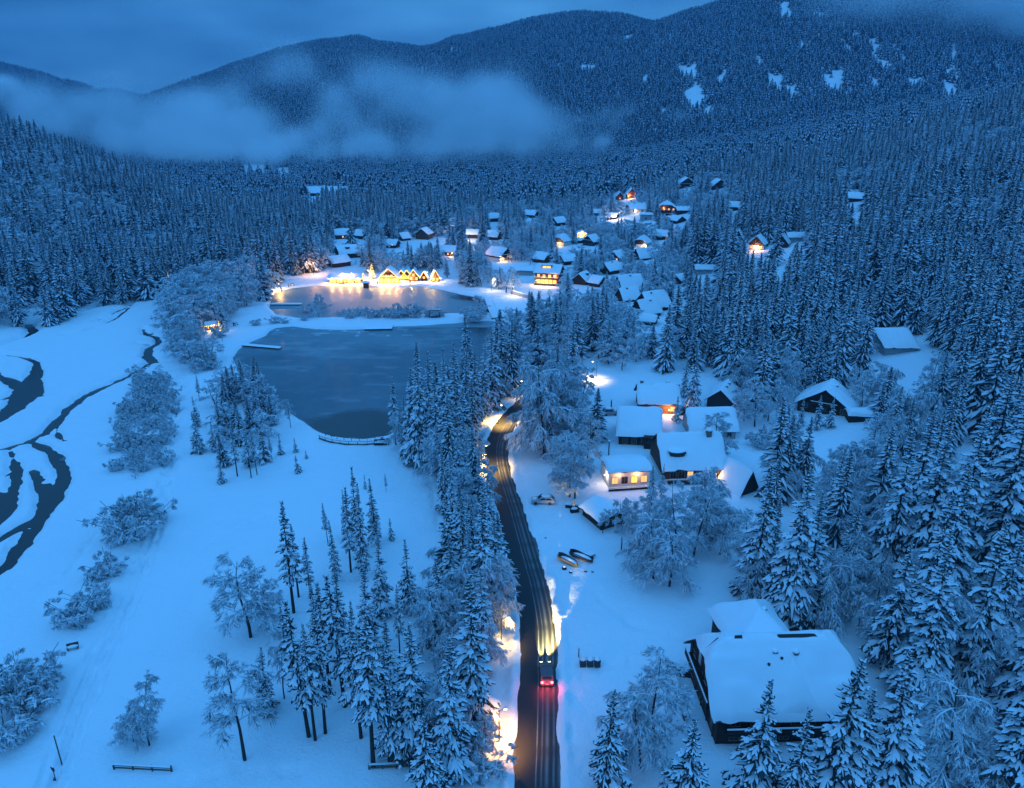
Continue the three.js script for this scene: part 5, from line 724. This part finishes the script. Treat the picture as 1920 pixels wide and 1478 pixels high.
// ---------------------------------------------------------------- people on the shore
{
  const joints = { hip: [0, .92, 0], chest: [0, 1.32, .01], neck: [0, 1.48, .02], head: [0, 1.64, .03], lh: [.1, .9, 0], rh: [-.1, .9, 0], lk: [.11, .5, .08], rk: [-.11, .5, -.02], la: [.11, .08, .1], ra: [-.11, .09, -.2], lt: [.12, .05, .26], rt: [-.11, .04, -.06], ls: [.19, 1.4, 0], rs: [-.19, 1.4, 0], le: [.27, 1.12, -.06], re: [-.27, 1.12, .04], lw: [.26, .9, .06], rw: [-.25, .92, .18], lf: [.25, .8, .1], rf: [-.24, .83, .23] };
  const bones = [['hip', 'chest', .16, .18], ['chest', 'neck', .16, .07], ['neck', 'head', .06, .09], ['head', 'head', .115, .115], ['lh', 'lk', .1, .07], ['rh', 'rk', .1, .07], ['lk', 'la', .07, .05], ['rk', 'ra', .07, .05], ['la', 'lt', .05, .045], ['ra', 'rt', .05, .045], ['ls', 'le', .075, .055], ['rs', 're', .075, .055], ['le', 'lw', .055, .042], ['re', 'rw', .055, .042], ['lw', 'lf', .045, .03], ['rw', 'rf', .045, .03], ['hip', 'lh', .13, .11], ['hip', 'rh', .13, .11], ['chest', 'ls', .13, .09], ['chest', 'rs', .13, .09]];
  const field = (x, y, z, list, fat) => { let d = 1; for (const [a, b, ra, rb] of list) { const A = joints[a], B = joints[b], ex = B[0] - A[0], ey = B[1] - A[1], ez = B[2] - A[2], l = ex * ex + ey * ey + ez * ez, t = l ? clamp(((x - A[0]) * ex + (y - A[1]) * ey + (z - A[2]) * ez) / l, 0, 1) : 0, q = Math.hypot(x - A[0] - ex * t, y - A[1] - ey * t, z - A[2] - ez * t) - lerp(ra, rb, t) - fat, k = .04, h = Math.max(k - Math.abs(d - q), 0) / k; d = Math.min(d, q) - h * h * k / 4; } return d; };
  const mesh = (list, fat, lo, hi) => { const N = 44, mc = new MarchingCubes(N, M.board, false, false, 20000); mc.isolation = 0; const S = 1.9; for (let k = 0; k < N; k++) for (let j = 0; j < N; j++) for (let i = 0; i < N; i++) { const x = (i / N - .5) * S, y = j / N * S, z = (k / N - .5) * S; mc.field[i + j * N + k * N * N] = -Math.max(field(x, y, z, list, fat), lo - y, y - hi); } mc.update(); const g = new THREE.BufferGeometry(); const p = mc.positionArray.slice(0, mc.count * 3); for (let i = 0; i < p.length; i += 3) { p[i] *= S / 2; p[i + 1] = (p[i + 1] + 1) * S / 2; p[i + 2] *= S / 2; } g.setAttribute('position', new THREE.BufferAttribute(p, 3)); g.setAttribute('normal', new THREE.BufferAttribute(mc.normalArray.slice(0, mc.count * 3), 3)); return g; };
  const skin = std('skin', C(.45, .28, .2), .7), body = mesh(bones, 0, -1, 3), coat = mesh(bones.filter(([a]) => !['neck', 'head', 'lk', 'rk', 'la', 'ra', 'lw', 'rw'].includes(a)), .035, .62, 1.47), trousers = mesh(bones.filter(([a]) => ['lh', 'rh', 'lk', 'rk', 'hip'].includes(a)), .022, .1, .95), hat = new THREE.SphereGeometry(.135, 12, 8, 0, 7, 0, 1.7).translate(0, 1.67, .02), boots = mesh(bones.filter(([a]) => ['la', 'ra'].includes(a)), .03, -1, .2);
  const tones = [C(.02, .02, .03), C(.1, .02, .02), C(.03, .05, .1), C(.15, .12, .08), C(.2, .2, .22)].map((c, i) => std('cloth_' + i, c, .9));
  [[643, 533, .4, 0, 'person in dark coat walking before the pavilion end'], [665, 533, 2.2, 2, 'person in blue coat before the glowing pavilion front'], [708, 534.5, 1, 0, 'person in black coat at the shore beside the kiosk'], [712.5, 536, 2.6, 1, 'person in dark red coat close to the kiosk walker'], [719, 530, .2, 3, 'person in brown coat nearest the lodge door'], [732, 536, 1.7, 0, 'person in black coat on the shore before the lodge'], [741, 536, 4, 2, 'person in blue coat at the water before the lodge corner'], [750, 535.5, 5.2, 1, 'person in dark red coat before the first light-trimmed hut'], [769, 534.5, .8, 4, 'person in grey coat standing before the sharp-gabled hut'], [527, 546, .9, 0, 'person in black coat under the shore corner lamp'], [541, 538, 2, 3, 'person in brown coat walking the promenade by the bench'], [438, 612, 1.4, 0, 'person in black coat on the path beside the lone spruce']].forEach(([x, y, turn, c, label]) => { const p = at(x, y), g = thing('person', label, 'person', [p.x, p.y, p.z], turn, 'people out on the lake shore'); part('body', body, skin, g); part('coat', coat, tones[c], g); part('trousers', trousers, tones[0], g); part('boots', boots, M.board, g); part('hat', hat, tones[(c + 2) % 5], g); });
}

{ // the lit tree by the lodge
  const p = at(698, 523), g = thing('decorated_tree', 'slim tree wound with lights between pavilion and lodge', 'decorated tree', [p.x, p.y - .1, p.z]), k = sprucesNear[6], s = 7.5 / k.H, pts = [], grow = (q) => q.clone().scale(s, s, s);
  part('trunk', grow(k.trunk), M.bark, g); part('crown', grow(k.crown), M.needles, g); part('snow_load', grow(k.snow), M.treeSnow, g).userData.kind = 'stuff';
  for (let i = 0; i < 110; i++) { const t = i / 110, a = i * .52, R = 1.75 * s * Math.pow(1 - t, .85) + .1; pts.push(new THREE.OctahedronGeometry(.11).translate(Math.cos(a) * R, .7 + t * 6.6, Math.sin(a) * R)); }
  part('light_string', pts, M.string, g); lampLight(GOLD, 60, [p.x + 1.5, p.y + 2.5, p.z + 2.5], 20);
}

// ---------------------------------------------------------------- trees set one by one: [base, top in the photograph, kind, variant]
function setTree(bx, by, ty, kind, v, wide = 1) {
  const p = ground(bx, by, groundH), dep = proj(...p)[2];
  let lo = .5, hi = 40; for (let k = 0; k < 30; k++) { const m = (lo + hi) / 2; if (proj(p[0], p[1] + m, p[2])[1] > ty) lo = m; else hi = m; }
  chosen.push({ kind, x: p[0], y: p[1], z: p[2], h: lo, px: bx, py: by, dep, v: (bx * .37 + by * .11) % 1, variant: v, wide, own: true });
}
// the grove on the meadow: spruces and pines
for (const [bx, by, ty, v, w = 1] of [[551, 1149, 939, 4], [560, 1120, 985, 4], [582, 1123, 1008, 4], [615, 1019, 939, 5, .8], [632, 1088, 974, 3, .8], [658, 1073, 911, 4, .9], [683, 1086, 905, 3, .8], [672, 1047, 879, 3, .9], [648, 1010, 915, 3, .8], [706, 1020, 896, 3], [734, 1013, 974, 7, .8], [724, 922, 887, 5, .8], [684, 917, 892, 7, .7], [715, 1155, 1000, 1, .9], [770, 1150, 1015, 0], [823, 1211, 1043, 1], [579, 1381, 1116, 4], [591, 1388, 1160, 5, .9], [610, 1375, 1150, 4], [618, 1287, 1082, 4], [647, 1325, 1069, 4], [677, 1384, 1160, 5], [700, 1438, 1160, 5, 1.1], [731, 1431, 1211, 3], [750, 1235, 1090, 5, .7], [772, 1412, 1168, 2, 1.3], [808, 1505, 1336, 0, 1.3], [502, 1343, 1215, 0, .9], [497, 1330, 1235, 6], [640, 1215, 1060, 3], [690, 1230, 1060, 1], [600, 1240, 1090, 3], [665, 1290, 1130, 3], [735, 1330, 1150, 1], [545, 1250, 1130, 4]]) setTree(bx, by, ty, 'spruce', v, w * .95);
// small trees between the lake and the track
for (const [bx, by, ty, v, w = 1] of [[375, 848, 770, 1, 1.1], [372, 800, 742, 0], [403, 848, 790, 0, .9], [445, 893, 800, 4, .9], [416, 906, 866, 6], [471, 896, 792, 5, .7], [482, 890, 800, 5, .7], [497, 865, 800, 6], [500, 815, 765, 6], [516, 785, 755, 6], [526, 852, 815, 6, .9], [555, 848, 821, 6], [574, 860, 845, 7], [558, 886, 856, 7], [510, 862, 815, 5, .8], [374, 752, 702, 5, .9], [430, 735, 690, 0, .8], [447, 745, 700, 6], [462, 768, 715, 0, .8], [480, 770, 722, 6], [488, 800, 750, 6], [416, 617, 555, 0, 1.3], [392, 688, 645, 6], [400, 686, 655, 6]]) setTree(bx, by, ty, 'spruce', v, w);
for (const [bx, by, ty, v, w = 1] of [[742, 834, 705, 4], [758, 842, 735, 3], [772, 862, 690, 1], [790, 872, 668, 2, .85], [806, 858, 660, 1, .9], [822, 882, 690, 3], [838, 866, 655, 2, .85], [856, 846, 640, 1, .9], [872, 812, 650, 3], [890, 796, 640, 1, .9], [908, 782, 632, 2, .8], [925, 765, 612, 1], [945, 742, 615, 3], [958, 728, 625, 0], [848, 900, 740, 1], [870, 905, 770, 0], [862, 950, 800, 2, .8], [884, 935, 800, 1], [832, 960, 830, 1, .9], [850, 1000, 860, 2, .85], [900, 980, 850, 3]]) setTree(bx, by, ty, 'spruce', v, w * .9);
// beside the guesthouse and along the road
for (const [bx, by, ty, v, w = 1] of [[1132, 1482, 1288, 0, 1.15], [1284, 1530, 1348, 0, 1.3], [1480, 1540, 1330, 0, 1.2], [1600, 1540, 1300, 1, 1.1], [1412, 1500, 1270, 0, 1.1], [1541, 1520, 1218, 1, 1.3], [1652, 1530, 1225, 2, 1.25], [1412, 1120, 862, 1], [1478, 1165, 862, 2, 1.05], [1510, 1150, 925, 1], [1548, 1010, 838, 0, .9], [1440, 1090, 930, 1], [1850, 1250, 985, 2], [1905, 1330, 1040, 2], [1660, 1080, 800, 1], [1720, 1090, 790, 2], [1770, 1110, 760, 2], [1850, 1110, 720, 2], [1700, 1010, 760, 1], [1880, 1560, 1200, 1], [1300, 772, 640, 1, .8], [1283, 745, 655, 1, .7], [1268, 790, 745, 6], [1240, 930, 870, 0, .8], [1222, 948, 872, 3, 1.1], [1500, 800, 745, 0], [1530, 805, 740, 0], [1556, 800, 745, 6], [1485, 800, 760, 6], [1625, 900, 790, 0], [907, 1092, 900, 1], [915, 1000, 880, 1], [930, 1130, 960, 2], [868, 1060, 930, 1], [880, 1150, 990, 2], [905, 1215, 1060, 2], [850, 1140, 1000, 1]]) setTree(bx, by, ty, 'spruce', v, w);
// frosted bare trees and larches
for (const [bx, by, ty, v, w = 1] of [[459, 1425, 1228, 4, 1.15], [533, 1310, 1165, 4, .7], [470, 1195, 1048, 0, 1.5], [500, 1180, 1070, 0, 1.2], [545, 802, 738, 4, .8], [268, 1397, 1310, 0, 1.3], [280, 1398, 1262, 4, .8], [250, 1390, 1330, 1, 1.3], [1068, 932, 800, 0, 1.2], [1078, 935, 806, 0, 1], [1050, 900, 790, 1, 1.1], [1020, 860, 665, 1, 1.15], [995, 840, 690, 1, 1.1], [1040, 820, 670, 0, 1.2], [1010, 775, 690, 1, 1.2], [1030, 760, 680, 0, 1.1], [1055, 750, 670, 1], [1075, 760, 660, 2], [1090, 770, 680, 0], [1072, 800, 690, 0], [800, 850, 760, 0], [830, 905, 800, 1], [880, 890, 790, 0], [760, 838, 755, 1], [1165, 1032, 930, 4, .9], [1225, 1420, 1212, 2, 1.1], [1200, 1440, 1300, 3, 1.2], [1200, 1060, 940, 1], [1225, 1085, 960, 3, 1.1], [1255, 1100, 960, 1, 1.1], [1270, 1050, 900, 0], [1300, 1045, 905, 0, 1.1], [1325, 1020, 880, 0], [1240, 1020, 920, 2], [1215, 1015, 920, 0], [1340, 985, 860, 1], [1350, 1040, 930, 3, 1], [1185, 1005, 930, 1], [1338, 865, 765, 2, 1.3], [1415, 800, 700, 0, 1.2], [1440, 790, 705, 1, 1.1], [1460, 815, 745, 0], [1395, 790, 720, 1], [1610, 1180, 1085, 3, 1.1], [1790, 1290, 1080, 1, 1.2], [1770, 1500, 1290, 1, 1.2], [1720, 1230, 1110, 3, 1.1], [1560, 960, 830, 2], [1590, 990, 850, 0], [1570, 1060, 900, 2], [1130, 1000, 945, 4, .9], [1100, 880, 770, 0], [1060, 840, 740, 1], [870, 1320, 1200, 1, 1.1], [900, 1250, 1150, 3, 1.1], [860, 1400, 1250, 1, 1.1], [830, 1290, 1180, 0], [905, 1400, 1320, 3], [925, 1180, 1080, 3], [600, 585, 548, 3, 1.2]]) setTree(bx, by, ty, 'bare', v, w);
for (const [bx, by, ty, v, w = 1] of [[588, 592, 558, 1, 1.2], [885, 598, 570, 2, 1.4], [250, 1010, 925, 1, 1.2], [275, 990, 920, 0, 1], [205, 1075, 1030, 2, 1.2], [140, 1165, 1095, 1, 1.2], [175, 1140, 1085, 0, 1], [45, 1325, 1228, 1, 1.2], [75, 1310, 1235, 0, 1], [10, 1390, 1320, 2, 1.3], [185, 1085, 1055, 2, 1], [1350, 805, 785, 2, 1], [1420, 835, 800, 2, 1.2], [1450, 830, 790, 2, 1], [910, 1440, 1380, 2, 1.2]]) setTree(bx, by, ty, 'shrub', v, w);
for (let k = 0; k < 15; k++) setTree(640 + k * 13.2 + (k * 37 % 7), 595.5 - k * .18 + (k * 5 % 3) * .6, 577 - (k * 13 % 9) - (k > 7 && k < 11 ? 10 : 0), k % 4 === 3 ? 'bare' : 'shrub', k, 1);
[[515, 606, 588], [535, 606, 592], [480, 610, 594], [570, 601, 588], [955, 590, 572], [970, 600, 578]].forEach(([x, y, t], k) => setTree(x, y, t, 'shrub', k, 1.2));
landmarks.push(...[['the near lake outlet', 640, 840], ['the jetty of the near lake', 450, 690], ['the meadow track', 300, 880], ['the meadow track bend', 330, 720], ['the rail fence under the pines', 730, 1440], ['the rail fence on the meadow', 268, 1445], ['the road bend', 920, 850], ['the stream fork', 100, 850], ['the peninsula', 700, 600], ['the orange roadside lamp', 936, 1390], ['the steep forest edge', 1800, 1000], ['the long snowfield', 1520, 850], ['the snowy yard', 1060, 1050], ['the river bend', 200, 730], ['the lane lamp', 1118, 712]].map(([w, x, y]) => { const p = ground(x, y); return [w, p[0], p[2]]; }));

// ---------------------------------------------------------------- planting
fillWoods();
{
  const inView = (t) => t.px > -80 && t.px < 2000 && t.dep < 640, size = (t) => t.h / t.dep + (t.own ? 1 : 0);
  const near = {}; for (const kind of ['spruce', 'bare', 'shrub']) { near[kind] = chosen.filter((t) => t.kind === kind && inView(t)).sort((a, b) => size(b) - size(a)).slice(0, { spruce: 300, bare: 210, shrub: 100 }[kind]); for (const t of near[kind]) t.single = true; }
  const kits = { spruce: sprucesNear, bare: baresNear, shrub: shrubsNear }, midSpruce = sprucesMid, names = { spruce: 'spruce_tree', bare: 'frosted_tree', shrub: 'snowy_shrub' };
  const group = { spruce: 'snow-laden spruces', bare: 'frosted bare trees', shrub: 'snowy shrubs' }, cat = { spruce: 'spruce', bare: 'bare tree', shrub: 'shrub' };
  const ORD = ['nearest', 'second nearest', 'third nearest', 'fourth nearest', 'fifth nearest', 'sixth nearest', 'seventh nearest', 'eighth nearest', 'ninth nearest', 'tenth nearest'], ordinal = (k) => ORD[k] ?? (k + 1) + ['th', 'st', 'nd', 'rd'][(k + 1) % 10 < 4 && Math.floor((k + 1) / 10) !== 1 ? (k + 1) % 10 : 0] + ' nearest';
  const heightWord = (t) => t.kind === 'spruce' ? (t.h < 7 ? 'young' : t.h < 12 ? 'small' : t.h > 20 ? 'tall' : 'snow-laden') : t.kind === 'bare' ? (t.h > 14 ? 'tall frosted' : t.h < 8 ? 'small frosted' : 'frosted') : (t.h > 5 ? 'large snowy' : 'low snowy');
  const noun = { spruce: 'spruce', bare: 'bare tree', shrub: 'shrub' }, tally = {};
  for (const t of Object.values(near).flat()) { let best = 1e9; for (const [w, x, z] of landmarks) { const d = Math.hypot(t.x - x, t.z - z); if (d < best) { best = d; t.mark = w; t.away = d; } } }
  for (const t of Object.values(near).flat().sort((a, b) => a.away - b.away)) { const key = heightWord(t) + noun[t.kind] + t.mark, k = tally[key] = (tally[key] ?? -1) + 1; t.label = `${heightWord(t)} ${noun[t.kind]}, ${ordinal(k)} of its size to ${t.mark}`; }
  const protos = {};
  for (const kind of ['spruce', 'bare', 'shrub']) near[kind].forEach((t, i) => {
    const hi = kind !== 'spruce' || i < 130, list = hi ? kits[kind] : midSpruce;
    let v = t.variant ?? Math.floor(t.v * 97) % list.length; if (kind === 'spruce' && hi && t.variant === undefined) v = t.h < 9 ? 6 + v % 2 : v % 5;
    v %= list.length;
    const key = kind + hi + v; let g;
    if (!protos[key]) { g = protos[key] = new THREE.Group(); const k = list[v]; part('trunk', k.trunk, M.bark, g); part('crown', k.crown, kind === 'spruce' ? M.needles : M.rime, g); if (k.snow) part('snow_load', k.snow, M.treeSnow, g).userData.kind = 'stuff'; } else g = protos[key].clone();
    const s = t.h / list[v].H, w = s * (t.wide ?? 1) * (.92 + .16 * ((t.v * 13) % 1)); g.name = numbered(names[kind]); g.position.set(t.x, groundH(t.x, t.z) - .1, t.z); g.rotation.set(.035 * Math.sin(t.v * 91), t.v * 6.283, .035 * Math.sin(t.v * 57)); g.scale.set(w, s, w); tag(g, t.label, cat[kind], group[kind]); scene.add(g);
  });
  const inst = { spruce: [], bare: [], far: [] };
  for (const t of chosen) { if (t.single) continue; const e = [t.x, t.y, t.z, t.h, t.v]; if (t.dep > 620) inst.far.push(e); else inst[t.kind === 'shrub' ? 'bare' : t.kind].push(e); }
  instances('distant_spruce_forest', inst.far, forestKit.far, 'snowy spruce forest covering the far valley and slopes');
  instances('spruce_forest', inst.spruce, forestKit.spruce, 'dense snow-laden spruce forest on the hillsides');
  instances('frosted_woodland', inst.bare, forestKit.bare, 'frosted bare trees among the spruces');
  const mt = fillMountains();
  instances('mountain_forest', mt, forestKit.tiny, 'dark conifer forest covering the mountains');
  const tris = (l) => l.map((o) => Object.values(o).filter((g) => g.isBufferGeometry).reduce((s, g) => s + (g.index ? g.index.count : g.attributes.position.count) / 3, 0));
  console.log('trees', chosen.length, 'far', inst.far.length, 'spruce', inst.spruce.length, 'bare', inst.bare.length, 'mountain', mt.length, 'single', near.spruce.length, near.bare.length, near.shrub.length, 'tris', tris(sprucesNear), tris(sprucesMid), tris(baresNear), tris(shrubsNear));
  console.log('least', near.spruce.at(-1).h / near.spruce.at(-1).dep * F, 'dep', near.spruce.at(-1).dep, near.bare.at(-1).dep, near.shrub.at(-1).dep);
}
renderer.render(scene, camera);
